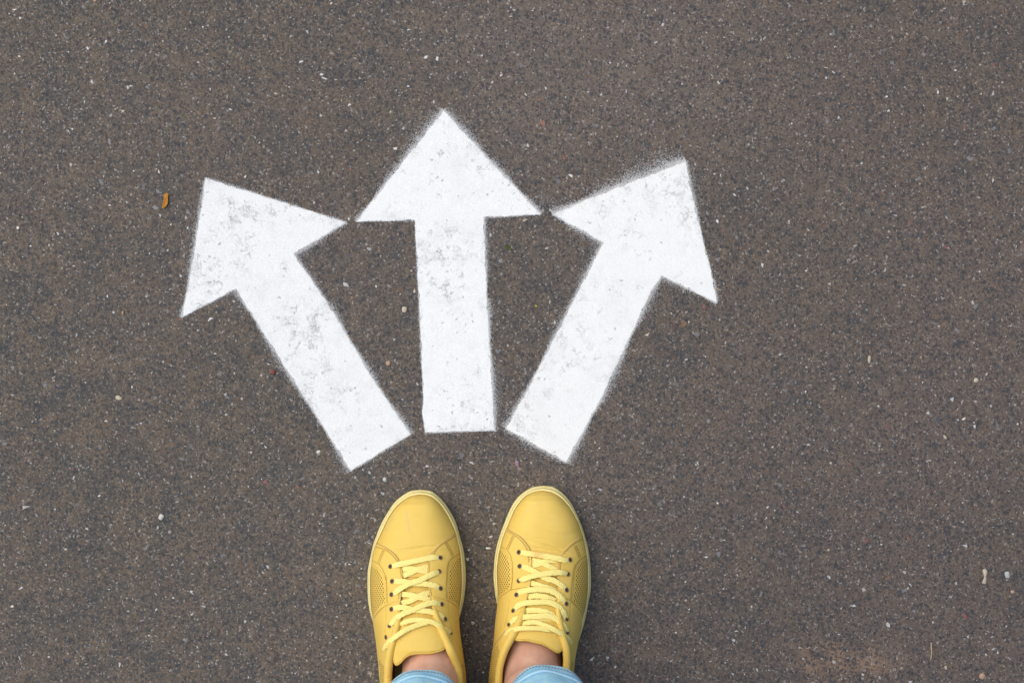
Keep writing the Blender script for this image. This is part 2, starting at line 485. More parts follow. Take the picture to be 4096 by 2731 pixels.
# ------------------------------------------------------------------ painted arrows
def arrow(pts, label, spray, seed):
    r = np.random.default_rng(seed)
    pts = np.array(pts, float)
    out = []
    n = len(pts)
    for i in range(n):
        a, b = pts[i], pts[(i + 1) % n]
        L = np.linalg.norm(b - a); m = max(2, int(L / 2.2))
        nv = np.array([b[1] - a[1], a[0] - b[0]]) / L
        t = np.arange(m) / m
        s = t * L
        off = 1.2 * np.sin(s / 23 + i) + .9 * np.sin(s / 8.3 + 2 * i) + r.normal(0, 1.0, m)
        off += 2.6 * (r.random(m) < .05)
        off *= np.minimum(1, np.minimum(t, 1 - t) * 12 + .15)
        out.append(a + (b - a) * t[:, None] + nv * off[:, None])
    poly = np.vstack(out)
    N = len(poly)
    bm = bmesh.new()
    zt = .0012
    top = [bm.verts.new(P(x, y, zt)) for x, y in poly]
    f = bm.faces.new(top)
    bot = [bm.verts.new(P(x, y, 0.0001)) for x, y in poly]
    for i in range(N):
        bm.faces.new((top[i], bot[i], bot[(i + 1) % N], top[(i + 1) % N]))
    bmesh.ops.triangulate(bm, faces=[f])
    bmesh.ops.recalc_face_normals(bm, faces=bm.faces[:])
    me = D.meshes.new("painted_arrow"); bm.to_mesh(me); bm.free()
    nv0 = len(me.vertices)
    V = [tuple(v.co) for v in me.vertices]; F = [tuple(p.vertices) for p in me.polygons]
    T = [0.0] * nv0
    # overspray flecks that settled outside the stencil's edge
    for i in range(n):
        a, b = pts[i], pts[(i + 1) % n]
        L = np.linalg.norm(b - a)
        nv = np.array([b[1] - a[1], a[0] - b[0]]) / L
        mid = (a + b) / 2 + nv * 4
        if inside(np.array([mid[0]]), np.array([mid[1]]), pts)[0]: nv = -nv
        amt, rad = spray[i % len(spray)]
        m = int(L * amt * 2.4); rad *= 1.5
        tt = r.uniform(-.01, 1.01, m)
        far = r.random(m) < .22
        clump = .55 + .45 * np.sin(tt * L / 60 + i * 2)
        dd = r.exponential(rad, m) * clump; dd = np.where(far, dd * 2.8, dd)
        for t_, d_ in zip(tt, dd):
            if d_ > rad * 9: continue
            c = a + (b - a) * t_ + nv * d_
            s = r.uniform(.8, 2.1) * (1 - .1 * min(d_ / rad, 3))
            k = int(r.integers(3, 6)); a0 = r.uniform(0, 6.28); el = r.uniform(1, 2.2); th = r.uniform(0, 3.14)
            base = len(V)
            for j in range(k):
                aa = a0 + j * 2 * math.pi / k
                x = math.cos(aa) * s * el; y = math.sin(aa) * s
                V.append(P(c[0] + x * math.cos(th) - y * math.sin(th), c[1] + x * math.sin(th) + y * math.cos(th), .00055 + r.uniform(0, .0003)))
                T.append(float(min(.85, .25 + d_ / rad * .22 + r.uniform(0, .3))))
            F.append(tuple(range(base + k - 1, base - 1, -1)))
    me2 = D.meshes.new("painted_arrow"); me2.from_pydata(V, [], F)
    at = me2.attributes.new("thin", 'FLOAT', 'POINT'); at.data.foreach_set("value", T)
    o = link("painted_arrow", me2, M["paint"][seed - 1], None, smooth=False)
    tag(o, label, "road arrow", "white arrows painted on the asphalt")


N_, S_ = (2.2, 7.0), (.8, 3.2)
arrow([(824, 714), (1100, 800), (1383, 890), (1174, 1015), (1310, 1213), (1501, 1532), (1641, 1736), (1404, 1881), (1289, 1695), (1200, 1560), (944, 1154),
       (728, 1268), (757, 1131), (793, 911)],
      "white painted arrow pointing to the upper left, with the cracked grey patch in its head",
      [S_, S_, N_, (1.4, 4), N_, N_, S_, N_, N_, N_, (.9, 3), (1.8, 7), (1.8, 7), (1.6, 6)], 1)
arrow([(1775, 444), (1960, 645), (2161, 857), (1934, 868), (1947, 1200), (1978, 1720), (1702, 1728), (1690, 1650), (1695, 1598), (1678, 1230), (1660, 880), (1428, 886), (1600, 666)],
      "white painted arrow pointing straight ahead, between the two slanting arrows",
      [(2.6, 8), (2.6, 8), S_, (1.8, 5), (2.4, 7), (.9, 3), (.4, 2), (.4, 2), (.7, 3), (.5, 2), (.4, 2), (2.2, 8), (2.8, 11)], 2)
arrow([(2741, 648), (2764, 766), (2809, 956), (2838, 1064), (2852, 1120), (2866, 1209), (2647, 1101), (2606, 1160), (2400, 1600), (2264, 1846), (2024, 1712), (2118, 1547), (2297, 1200), (2415, 970), (2212, 857), (2440, 762)],
      "bright white painted arrow pointing to the upper right, overspray along its head",
      [(1.6, 6), (1.6, 6), (.8, 3), (.5, 2), (1.4, 4), (2, 6), (2.6, 7), (2.6, 9), (2.6, 8), (1.8, 7), (2, 7), (2, 6), (2.2, 7), (2, 7), (3.6, 12), (4.4, 20)], 3)


# ------------------------------------------------------------------ loose litter on the asphalt
def outline_thing(name, pts, z, mat, curl=0.0, n=4, thick=.0005, domez=0.0):
    """thin solid with a traced outline, its surface slightly curled"""
    pl = cr(pts, n, closed=True)
    cx, cy = pl.mean(0)
    rings = [1.0, .82, .55, .28]
    V, F = [], []
    r0 = max(np.linalg.norm(pl - (cx, cy), axis=1))
    for k, s in enumerate(rings):
        for (x, y) in pl:
            X, Y = cx + (x - cx) * s, cy + (y - cy) * s
            zz = z + domez * (1 - s ** 2) + curl * ((X - cx) / r0) ** 2 + random.uniform(0, abs(curl) * .15 + thick * .2)
            V.append(P(X, Y, zz))
    m = len(pl)
    V.append(P(cx, cy, z + domez))
    for k in range(len(rings) - 1):
        for i in range(m):
            j = (i + 1) % m
            F.append((k * m + i, (k + 1) * m + i, (k + 1) * m + j, k * m + j))
    for i in range(m):
        F.append(((len(rings) - 1) * m + i, len(V) - 1, (len(rings) - 1) * m + (i + 1) % m))
    b = len(V)
    for i in range(m):
        V.append((V[i][0], V[i][1], V[i][2] - thick))
    for i in range(m):
        F.append((i, (i + 1) % m, b + (i + 1) % m, b + i))
    F.append(tuple(b + i for i in range(m)))
    # the thing's origin sits on the ground at its middle
    ox, oy, _ = P(cx, cy, 0)
    V = [(x - ox, y - oy, zz) for x, y, zz in V]
    bm = bmesh.new()
    vv = [bm.verts.new(v) for v in V]
    for f in F: bm.faces.new([vv[i] for i in f])
    bmesh.ops.recalc_face_normals(bm, faces=bm.faces[:])
    me = D.meshes.new(name); bm.to_mesh(me); bm.free()
    o = link(name, me, mat)
    o.location = (ox, oy, 0)
    return o


m_orange = m_plain("dry_leaf", (.62, .27, .035), .6, 900, .6, .5, .2)
m_green = m_plain("green_leaf", (.085, .115, .03), .6, 700, .4, .4, .2)
m_ylw = m_plain("yellow_leaf", (.45, .42, .03), .6, 700, .3, .4)
m_bone = m_plain("bone_chip", (.56, .49, .37), .6, 700, .25, .4)
m_white = m_plain("quartz_chip", (.60, .59, .55), .5, 700, .25, .4)
m_cool = m_plain("cool_quartz", (.46, .48, .47), .4, 700, .25, .4)
m_peach = m_plain("peach_stone", (.46, .31, .22), .6, 700, .25, .4)
m_purple = m_plain("purple_flake", (.32, .20, .25), .6, 700, .25, .4)
m_red = m_plain("red_flake", (.28, .07, .06), .6, 700, .4, .4)
m_straw = m_plain("straw", (.55, .42, .26), .6, 900, .3, .4)
m_tan = m_plain("tan_clay", (.215, .155, .100), .9, 500, .5, .6)

o = outline_thing("dry_leaf", [(666, 772), (673, 776), (671, 790), (672, 806), (668, 820), (660, 829), (649, 835), (648, 828), (651, 815), (654, 802), (655, 790), (656, 779)], .002, m_orange, .003, 3)
tag(o, "curled orange scrap of dry leaf on the asphalt left of the left arrow", "leaf scrap")
o = outline_thing("leaf_scrap", [(2027, 979), (2035, 982), (2041, 990), (2047, 997), (2042, 1000), (2034, 997), (2027, 995), (2021, 988), (2022, 982)], .0015, m_green, .002, 3)
tag(o, "small dark green leaf scrap right of the middle arrow's stem", "leaf scrap")
o = outline_thing("leaf_scrap", [(2139, 1219), (2144, 1220), (2149, 1224), (2146, 1228), (2140, 1225)], .001, m_ylw, .001, 3)
tag(o, "tiny yellow leaf scrap between the middle and the right arrow", "leaf scrap")


def pebble(name, cx, cy, w, h, rot, mat, label, shape=None, z=.0012):
    if shape is None:
        r_ = random.Random(int(cx * 7 + cy))
        k = 5
        shape = [(math.cos(i * 6.283 / k) * r_.uniform(.55, 1.15), math.sin(i * 6.283 / k) * r_.uniform(.55, 1.15)) for i in range(k)]
    ca, sa = math.cos(rot), math.sin(rot)
    pts = [(cx + x * w / 2 * ca - y * h / 2 * sa, cy + x * w / 2 * sa + y * h / 2 * ca) for x, y in shape]
    o = outline_thing(name, pts, z, mat, 0, 2, z + .0002, .0008)
    return tag(o, label, "stone chip", "loose stone chips on the asphalt")


sq = [(-1, -.8), (.2, -1), (1, -.7), (.8, .9), (-.2, 1), (-.9, .7)]
pebble("stone_chip", 1617, 1238, 18, 22, .1, m_bone, "squarish cream stone chip left of the middle arrow's stem", sq)
pebble("stone_chip", 1553, 1452, 20, 20, .3, m_peach, "peach coloured stone chip between the left and the middle arrow stems")
pebble("stone_chip", 2069, 1853, 15, 24, -.2, m_purple, "mauve stone flake above the toe of the right shoe", sq)
pebble("stone_chip", 1093, 1487, 26, 20, .5, m_red, "red flake beside the stem of the left arrow")
pebble("stone_chip", 475, 1590, 26, 20, .3, m_bone, "pale beige stone left of the left arrow's stem")
pebble("stone_chip", 644, 2067, 18, 22, .5, m_white, "white stone chip on the open asphalt left of the left shoe", sq)
pebble("stone_chip", 491, 1250, 10, 18, 0, m_peach, "small orange pink stone chip below the left barb of the left arrow")
pebble("stone_chip", 3478, 1435, 15, 34, .1, m_bone, "tall cream stone chip on the asphalt right of the right arrow")
pebble("stone_chip", 3906, 1520, 20, 22, .4, m_bone, "cream stone chip near the right edge, level with the arrow stems")
pebble("stone_chip", 4030, 2298, 18, 26, -.2, m_cool, "grey white oblong stone chip beside the bone shaped fragment", sq)
pebble("stone_chip", 4051, 2366, 14, 13, 0, m_peach, "small peach stone chip below the grey white oblong one at the right edge", sq)
pebble("stone_chip", 3929, 2703, 20, 22, .4, m_peach, "orange stone chip in the bottom right corner", sq)
pebble("stone_chip", 2074, 1939, 9, 17, 0, m_cool, "bluish white oval stone chip just left of the right shoe's toe")
pebble("stone_chip", 1541, 1916, 16, 20, .4, m_white, "white stone chip above and left of the left shoe's toe")
pebble("stone_chip", 381, 4, 20, 16, .4, m_peach, "peach stone chip at the top edge, far left")
pebble("stone_chip", 442, 34, 12, 9, .1, m_peach, "small rounded peach stone chip near the top left corner")
pebble("stone_chip", 513, 350, 15, 20, -.4, m_cool, "pale blue stone chip in the upper left, above the dry leaf")
pebble("stone_chip", 2112, 582, 12, 16, -.6, m_white, "white stone chip right of the middle arrow's head")
pebble("stone_chip", 3785, 2668, 12, 22, -.1, m_bone, "cream stone chip right of the straw, at the bottom edge")
o = outline_thing("shell_fragment", [(3934, 2276), (3943, 2275), (3949, 2284), (3947, 2297), (3945, 2307), (3946, 2318), (3943, 2334), (3933, 2333), (3928, 2329), (3934, 2316), (3938, 2306), (3933, 2294), (3931, 2284)], .0015, m_bone, 0, 3, .0016, .0012)
tag(o, "cream bone shaped fragment lying near the right edge", "fragment")
o = outline_thing("clay_smear", [(2718, 1272), (2728, 1276), (2740, 1285), (2750, 1293), (2744, 1303), (2735, 1310), (2722, 1311), (2716, 1304), (2724, 1292)], 0.0004, m_tan, 0, 4, .0005, .0001)
tag(o, "flat tan clay smear on the asphalt under the right arrow's head", "clay smear")


def straw(pts, rad, label):
    pl = cr([P(x, y, z) for x, y, z in pts], 6)
    o_ = pl.mean(0).copy(); o_[2] = 0
    V, F = [], []
    m = 6
    for i, p in enumerate(pl):
        d = pl[min(i + 1, len(pl) - 1)] - pl[max(i - 1, 0)]; d /= np.linalg.norm(d)
        s = np.array([-d[1], d[0], 0]); s /= np.linalg.norm(s); u = np.cross(d, s)
        rr = rad * (1 - .4 * i / len(pl))
        for j in range(m):
            a = j * 2 * math.pi / m
            V.append(p - o_ + s * math.cos(a) * rr + u * math.sin(a) * rr)
    for i in range(len(pl) - 1):
        for j in range(m):
            F.append((i * m + j, i * m + (j + 1) % m, (i + 1) * m + (j + 1) % m, (i + 1) * m + j))
    F += [tuple(range(m))[::-1], tuple((len(pl) - 1) * m + j for j in range(m))]
    o = mesh("straw", V, F, m_straw); o.location = o_
    tag(o, label, "straw")


straw([(3725, 2568, .001), (3725, 2590, .0022), (3727, 2605, .002), (3723, 2638, .0009)], .0007, "thin dry straw lying upright in the picture near the bottom right corner")
straw([(2865, 1152, .001), (2874, 1157, .0015), (2885, 1162, .0008)], .0006, "short pale straw just right of the right arrow's barb")
straw([(1396, 2368, .001), (1401, 2376, .0015), (1408, 2383, .0008)], .0005, "short pale straw left of the left shoe's laces")
straw([(1857, 2534, .001), (1855, 2540, .0015), (1853, 2546, .0008)], .0005, "short straw on the dark asphalt between the two shoes")


# ------------------------------------------------------------------ the person
person = D.objects.new("person", None); COL.objects.link(person)
person.location = (-.035, -.36, 0)
tag(person, "person in light blue jeans and yellow lace-up sneakers standing below the arrows", "person")


def own(o):
    """parent keeping coordinates"""
    o.parent = person
    o.matrix_parent_inverse = __import__('mathutils').Matrix.Translation(-person.location)
    return o


ZR = .0205     # where the leather meets the rim
PERF = .0042   # hole spacing, metres


def build_shoe(S):
    tip_o, tip_i = S['tip_o'], S['tip_i']
    # ---- outlines in photo pixels, dense
    def side(pts, tip, heel):
        a = cr([tip] + pts + [heel], 10)
        return a
    uL = side(S['uL'], tip_i, S['heel_u']); uR = side(S['uR'], tip_i, S['heel_u'])
    soL = resample(side(S['soL'], tip_o, S['heel_s']), 170); soR = resample(side(S['soR'], tip_o, S['heel_s']), 170)
    siL = resample(side(S['siL'], tip_i, (S['heel_s'][0], S['heel_s'][1] - 16)), 170)
    siR = resample(side(S['siR'], tip_i, (S['heel_s'][0], S['heel_s'][1] - 16)), 170)

    def xL(y): return np.interp(y, uL[:, 1], uL[:, 0])
    def xR(y): return np.interp(y, uR[:, 1], uR[:, 0])
    hcx = np.array([tip_i[1], tip_i[1] + 6, tip_i[1] + 18, tip_i[1] + 40, 2060, 2120, 2180, 2205, 2240, 2300, 2400, 2500, 2600, 2700, 2800, 3000, S['heel_u'][1] - 20, S['heel_u'][1]], float)
    hcz = np.array([ZR, .0275, .0335, .0395, .0440, .0490, .0515, .0520, .0560, .0620, .0720, .0800, .0850, .0840, .0830, .088, .085, ZR])

    def base(X, Y):
        a, b = xL(Y), xR(Y)
        wv = np.clip((X - a) / np.maximum(b - a, 1e-3) * 2 - 1, -1, 1)
        t = sstep(2350, 2700, Y)
        p = 2.5 + 3.0 * t
        f = np.power(np.clip(1 - np.abs(wv) ** p, 0, 1), .56)
        hc = np.interp(Y, hcx, hcz)
        return ZR + (hc - ZR) * f

    # ---- inner edge of the lace stays (vamp edge, throat, collar)
    EL = cr(S['EL'], 5); ER = cr(S['ER'], 5)
    FR = np.vstack([[(1000, EL[0][1])], EL, S['heelc'], ER[::-1], [(2900, ER[0][1])], [(2900, 1700)], [(1000, 1700)]])
    QL = cr(S['QL'], 4); QR = cr(S['QR'], 4)
    pL, pR = cr(S['pL'], 4), cr(S['pR'], 4)
    PLg = np.vstack([pL, [(pL[-1][0] - 60, pL[-1][1] + 10)], [(pL[0][0] - 60, pL[0][1])]])
    PRg = np.vstack([pR, [(pR[-1][0] + 60, pR[-1][1] + 10)], [(pR[0][0] + 60, pR[0][1])]])
    QLg = np.vstack([QL, [(QL[-1][0], 3300)], [(QL[0][0] - 80, 3300)], [(QL[0][0] - 80, QL[0][1] + 10)]])
    QRg = np.vstack([QR, [(QR[-1][0], 3300)], [(QR[0][0] + 80, 3300)], [(QR[0][0] + 80, QR[0][1] + 10)]])
    st_lines = [np.array(q, float) for q in S['stitch']]

    NR, NC = 560, 190
    t = np.linspace(0, 1, NR)
    y0, y1 = tip_i[1] + .2, S['heel_u'][1] - .2
    rows = np.where(t < .75, 0, 0) + np.interp(t, [0, .06, .86, 1], [y0, y0 + 12, 2760, y1])
    cols = (1 - np.cos(np.linspace(0, math.pi, NC))) / 2
    cols = .55 * cols + .45 * np.linspace(0, 1, NC)
    Y = np.repeat(rows[:, None], NC, 1)
    A, B = xL(rows)[:, None], xR(rows)[:, None]
    X = A + (B - A) * cols[None, :]
    Z = base(X, Y)
    sd = -sd_poly(X, Y, FR)            # >0 on the lace stay / quarters
    Z += .0017 * sstep(-1.2, 1.2, sd)
    dPL, dPR = sd_poly(X, Y, PLg), sd_poly(X, Y, PRg)
    dP = np.maximum(dPL, dPR)
    Z -= .0009 * sstep(-2, 2, dP)
    dQ = np.maximum(sd_poly(X, Y, QLg), sd_poly(X, Y, QRg))
    Z += .0008 * sstep(-2, 2, dQ) * (sd > 0)
    stitch = np.zeros(X.shape); groove = np.zeros(X.shape)
    for q in st_lines:
        d = dist_poly(X, Y, q)
        groove = np.maximum(groove, np.exp(-(d / 2.2) ** 2))
    for q in S['seam']:
        d = dist_poly(X, Y, np.array(q, float))
        groove = np.maximum(groove, 1.2 * np.exp(-(d / 2.0) ** 2))
    Z -= .00035 * groove * (sd > -1)
    # creases where the foot bends
    for q in S['crease']:
        d = dist_poly(X, Y, np.array(q, float))
        Z -= .00045 * np.exp(-(d / 3.0) ** 2) * (sd < 0)
    # soft uneven dents of worn leather
    Z += .0004 * np.sin(X / 31.0 + np.sin(Y / 47.0) * 1.5 + S['ph']) * np.sin(Y / 37.0 + S['ph']) * (Z > ZR + .004)
    edge = np.exp(-((sd - 1.0) / 2.8) ** 4) * (Y < S['edge_end']) * .62
    edge = np.maximum(edge, .10 * np.exp(-(dQ / 1.6) ** 2) * (sd > 0) * (Y < 2475))
    edge = np.maximum(edge, .10 * np.exp(-(dP / 1.8) ** 2) * (sd > 0))
    for q in S.get('brown', []):
        edge = np.maximum(edge, .8 * np.exp(-(dist_poly(X, Y, np.array(q, float)) / 2.0) ** 2))
    stitch = np.clip(.25 * groove * (sd > -1), 0, 1)
    scuff = np.zeros(X.shape)
    for (q, wd, am) in S['scuff']:
        d = dist_poly(X, Y, np.array(q, float))
        scuff = np.maximum(scuff, am * np.exp(-(d / wd) ** 2) * (.55 + .45 * np.sin(X * 1.3 + Y * .21) * np.sin(Y * .35)))
    scuff = np.clip(scuff, 0, 1) * (sd < 0)
    rimd = np.minimum(dist_poly(X, Y, uL[::4]), dist_poly(X, Y, uR[::4]))
    edge = np.maximum(edge, .30 * np.exp(-(rimd / 2.6) ** 2) * (Y < 2460))
    perf = (dP > 7).astype(float)
    for q in S['perf2']:
        perf = np.maximum(perf, (sd_poly(X, Y, np.array(q, float)) > 2).astype(float))
    V = PA(X, Y, Z)
    # arc length for the hole pattern
    seg = np.linalg.norm(np.diff(V, axis=1), axis=2)
    arc = np.concatenate([np.zeros((NR, 1)), np.cumsum(seg, 1)], 1)
    arc -= np.interp(0.5, cols, np.arange(NC)).round() * 0
    mid = arc[:, NC // 2:NC // 2 + 1]
    U = (arc - mid) / PERF
    seg2 = np.linalg.norm(np.diff(V[:, NC // 2], axis=0), axis=1)
    Vv = np.r_[0, np.cumsum(seg2)][:, None] / PERF + np.zeros_like(U)
    Vf = V.reshape(-1, 3)
    idx = np.arange(NR * NC).reshape(NR, NC)
    q4 = np.stack([idx[:-1, :-1], idx[1:, :-1], idx[1:, 1:], idx[:-1, 1:]], -1).reshape(-1, 4)

    def fc(A_): return (A_[:-1, :-1] + A_[1:, :-1] + A_[1:, 1:] + A_[:-1, 1:]).reshape(-1) / 4
    fsd, fP, fY = fc(sd), fc(dP), fc(Y)
    toe = (fsd < 0.0) & (fY < S['vamp_end'])
    pan = (fsd >= 0) & (fP > 0)
    body = (fsd >= 0) & ~pan
    dPLf = fc(dPL)

    def sub(name, mask, mat, parent, extra_skirt=False):
        f = q4[mask]
        used, inv = np.unique(f, return_inverse=True)
        f = inv.reshape(-1, 4)
        me = D.meshes.new(name)
        verts = Vf[used].tolist(); faces = f.tolist()
        nb = len(verts)
        if extra_skirt:      # outer wall going down into the sole
            for side_ in (0, NC - 1):
                ids = [i for i in idx[:, side_] if i in set(used.tolist())]
                lut = {int(g_): k for k, g_ in enumerate(used)}
                prev = None
                for g_ in ids:
                    r_, c_ = divmod(int(g_), NC)
                    px, py = X[r_, c_], Y[r_, c_]
                    ins = 9 if side_ == 0 else -9
                    verts.append(P(px + ins * .5, py, .012))
                    cur = (lut[int(g_)], len(verts) - 1, r_)
                    if prev and cur[2] == prev[2] + 1:
                        faces.append([prev[0], prev[1], cur[1], cur[0]] if side_ == NC - 1 else [prev[0], cur[0], cur[1], prev[1]])
                    prev = cur
        me.from_pydata(verts, [], faces)
        for nm, arr in (("scuff", scuff), ("edge", edge), ("stitch", stitch), ("perf", perf)):
            at = me.attributes.new(nm, 'FLOAT', 'POINT')
            at.data.foreach_set("value", np.r_[arr.reshape(-1)[used], np.zeros(len(verts) - nb)].astype(np.float32))
        uvl = me.uv_layers.new(name="UVMap")
        uu = np.r_[U.reshape(-1)[used], np.zeros(len(verts) - nb)]; vv_ = np.r_[Vv.reshape(-1)[used], np.zeros(len(verts) - nb)]
        li = np.zeros(len(me.loops), np.int32); me.loops.foreach_get("vertex_index", li)
        uvl.data.foreach_set("uv", np.stack([uu[li], vv_[li]], -1).astype(np.float32).ravel())
        return link(name, me, mat, parent)

    shoe = sub("sneaker", body, M["perf"], None, True)
    own(shoe)
    shoe["label"] = S['label']

    def kid(o):
        o.parent = shoe
        return o
    sub("toe_box", toe, M["leather"], shoe)
    sub("perforated_panel", pan & (dPLf > 0), M["perf"], shoe)
    sub("perforated_panel", pan & (dPLf <= 0), M["perf"], shoe)

    # ---- rubber sole: side wall, two fine grooves, flat rim
    prof = [(-.02, .0005), (.0, .0030), (.03, .0065), (.12, .0085), (.17, .0080), (.20, .0100), (.30, .0130), (.36, .0124), (.40, .0150),
            (.50, .0205), (.60, .0232), (.74, .0240), (.90, .0236), (1.02, .0222), (1.06, .0160)]
    O = np.vstack([soL, soR[-2:0:-1]]); I = np.vstack([siL, siR[-2:0:-1]])
    n = len(O); V2, F2 = [], []
    for i in range(n):
        wv = 1 + .03 * math.sin(i * .37)
        for (s, z) in prof:
            q = O[i] + (I[i] - O[i]) * s
            V2.append(P(q[0], q[1], z * wv if z < .02 else z))
    m = len(prof)
    for i in range(n):
        j = (i + 1) % n
        for k in range(m - 1):
            F2.append((i * m + k, i * m + k + 1, j * m + k + 1, j * m + k))
    F2.append(tuple(i * m + m - 1 for i in range(n)))
    F2.append(tuple(i * m for i in range(n))[::-1])
    me = D.meshes.new("sole"); me.from_pydata([tuple(v) for v in V2], [], F2)
    bm = bmesh.new(); bm.from_mesh(me); bmesh.ops.recalc_face_normals(bm, faces=bm.faces[:]); bm.to_mesh(me); bm.free()
    link("sole", me, M["sole"], shoe)

    # ---- tongue
    NU, NV = 70, 150
    tl, tr_ = cr(S['tL'], 6), cr(S['tR'], 6)
    te = np.array(S['tEnd'], float)
    te = cr(te, 8)
    us = np.linspace(0, 1, NU); vs_ = np.linspace(0, 1, NV) ** .9
    yt0 = S['tongue_start']
    xe0, xe1 = te[0][0], te[-1][0]
    V3, A3 = [], []
    for v in vs_:
        for u in us:
            xe = xe0 + (xe1 - xe0) * u
            ye = np.interp(xe, te[:, 0], te[:, 1])
            y = yt0 + (ye - yt0) * v
            a = np.interp(y, tl[:, 1], tl[:, 0]); b = np.interp(y, tr_[:, 1], tr_[:, 0])
            # converge on the end curve
            k = sstep(.72, 1, v)
            x = (a + (b - a) * u) * (1 - k) + xe * k
            z = float(base(np.array([x]), np.array([y]))[0]) - .0032 + .0065 * float(sstep(2380, 2600, y)) + .0035 * math.sin(math.pi * u) * (.4 + .6 * v)
            ds = (1 - v) * (ye - yt0)          # px to the end
            z -= .0008 * math.exp(-((ds - 9) / 2.0) ** 2)
            if ds < 7: z -= .0055 * (1 - math.sqrt(max(0, 1 - (1 - ds / 7) ** 2)))
            eu = min(u, 1 - u) * (b - a)
            if eu < 6 and v > .6: z -= .003 * (1 - math.sqrt(max(0, 1 - (1 - eu / 6) ** 2)))
            V3.append(P(x, y, z)); A3.append(.5 * math.exp(-((ds - 9) / 1.7) ** 2))
    F3 = [(i * NU + j, (i + 1) * NU + j, (i + 1) * NU + j + 1, i * NU + j + 1) for i in range(NV - 1) for j in range(NU - 1)]
    b0 = len(V3)      # underside lip
    for j in range(NU):
        x, y, z = V3[(NV - 1) * NU + j]; V3.append((x, y + .002, z - .004)); A3.append(0)
    for j in range(NU - 1):
        F3.append(((NV - 1) * NU + j, b0 + j, b0 + j + 1, (NV - 1) * NU + j + 1))
    b1 = len(V3)
    for j in range(NU):
        x, y, z = V3[b0 + j]; V3.append((x, y + .05, z - .018)); A3.append(0)
    for j in range(NU - 1):
        F3.append((b0 + j, b1 + j, b1 + j + 1, b0 + j + 1))
    me = D.meshes.new("tongue"); me.from_pydata([tuple(map(float, v)) for v in V3], [], F3)
    at = me.attributes.new("stitch", 'FLOAT', 'POINT'); at.data.foreach_set("value", A3)
    link("tongue", me, M["leather"], shoe)

    # ---- padded collar roll: a tube round the opening
    cp = resample(cr(S['collar'], 8), 200)
    V4, F4, S4 = [], [], []
    m = 14
    pts3 = []
    for i, (x, y, zo, r) in enumerate(cp):
        z = float(base(np.array([x]), np.array([y]))[0]) + zo
        pts3.append(np.array(P(x, y, z)))
    pts3 = np.array(pts3)
    for _ in range(6): pts3[1:-1] = (pts3[:-2] + 2 * pts3[1:-1] + pts3[2:]) / 4
    for i, p in enumerate(pts3):
        d = pts3[min(i + 1, 199)] - pts3[max(i - 1, 0)]; d /= np.linalg.norm(d)
        s = np.cross(d, (0, 0, 1)); s /= np.linalg.norm(s); u = np.cross(s, d)
        r = cp[i][3] * K * (1 + .03 * math.sin(i * .5))
        e = min(1, min(i, 199 - i) / 8 + .35)
        for j in range(m):
            a = j * 2 * math.pi / m
            V4.append(p + s * math.cos(a) * r * e + u * math.sin(a) * r * 1.1 * e)
            S4.append(.6 if (j in (1,) and S['side'] < 0) or (j in (6,) and False) else 0)
    for i in range(199):
        for j in range(m):
            F4.append((i * m + j, i * m + (j + 1) % m, (i + 1) * m + (j + 1) % m, (i + 1) * m + j))
    F4 += [tuple(range(m))[::-1], tuple(199 * m + j for j in range(m))]
    # lining that hangs from the roll to the insole
    me = D.meshes.new("collar"); me.from_pydata([tuple(v) for v in V4], [], F4)
    bm = bmesh.new(); bm.from_mesh(me); bmesh.ops.recalc_face_normals(bm, faces=bm.faces[:]); bm.to_mesh(me); bm.free()
    link("collar", me, M["leather"], shoe)
    c0 = pts3.mean(0)
    V5, F5 = [], []
    for p in pts3:
        V5.append(p + np.array([0, 0, -.002]))
        q = c0 + (p - c0) * .93; V5.append((q[0], q[1], .030))
    for i in range(199): F5.append((2 * i, 2 * i + 2, 2 * i + 3, 2 * i + 1))
    mesh("lining", V5, F5, M["lining"], shoe)

    # ---- eyelets
    def surf(x, y, stay=True):
        return float(base(np.array([float(x)]), np.array([float(y)]))[0]) + (.0013 if stay else -.002)
    def nrm(x, y):
        e = 3.0
        p0 = np.array(P(x - e, y, surf(x - e, y))); p1 = np.array(P(x + e, y, surf(x + e, y)))
        p2 = np.array(P(x, y + e, surf(x, y + e))); p3 = np.array(P(x, y - e, surf(x, y - e)))
        nn = np.cross(p1 - p0, p3 - p2); return nn / np.linalg.norm(nn)
    for (x, y) in S['eye']:
        c = np.array(P(x, y, surf(x, y) + (.0011 if y < 2370 else .0019))); nn = nrm(x, y)
        s = np.cross(nn, (0, 1, 0)); s /= np.linalg.norm(s); u = np.cross(nn, s)
        V6, F6 = [], []
        ma, mb = 18, 6
        R_, r_ = .0021, .0004
        for i in range(ma):
            a = i * 2 * math.pi / ma
            e = s * math.cos(a) + u * math.sin(a)
            for j in range(mb):
                b = j * 2 * math.pi / mb
                V6.append(c + e * (R_ + r_ * math.cos(b)) + nn * r_ * math.sin(b))
        for i in range(ma):
            for j in range(mb):
                F6.append((i * mb + j, ((i + 1) % ma) * mb + j, ((i + 1) % ma) * mb + (j + 1) % mb, i * mb + (j + 1) % mb))
        b0 = len(V6)
        for i in range(ma):
            a = i * 2 * math.pi / ma
            V6.append(c + (s * math.cos(a) + u * math.sin(a)) * R_ + nn * .0001)
        F6.append(tuple(b0 + i for i in range(ma)))
        me = D.meshes.new("eyelet"); me.from_pydata([tuple(v) for v in V6], [], F6)
        me.materials.append(M["rim"]); me.materials.append(M["dark"])
        me.polygons[len(me.polygons) - 1].material_index = 1
        link("eyelet", me, None, shoe, smooth=False)

    # ---- lace: flat cotton ribbon, all runs one lace
    V7, F7, UV7, ST7 = [], [], {}, []
    uvv = []
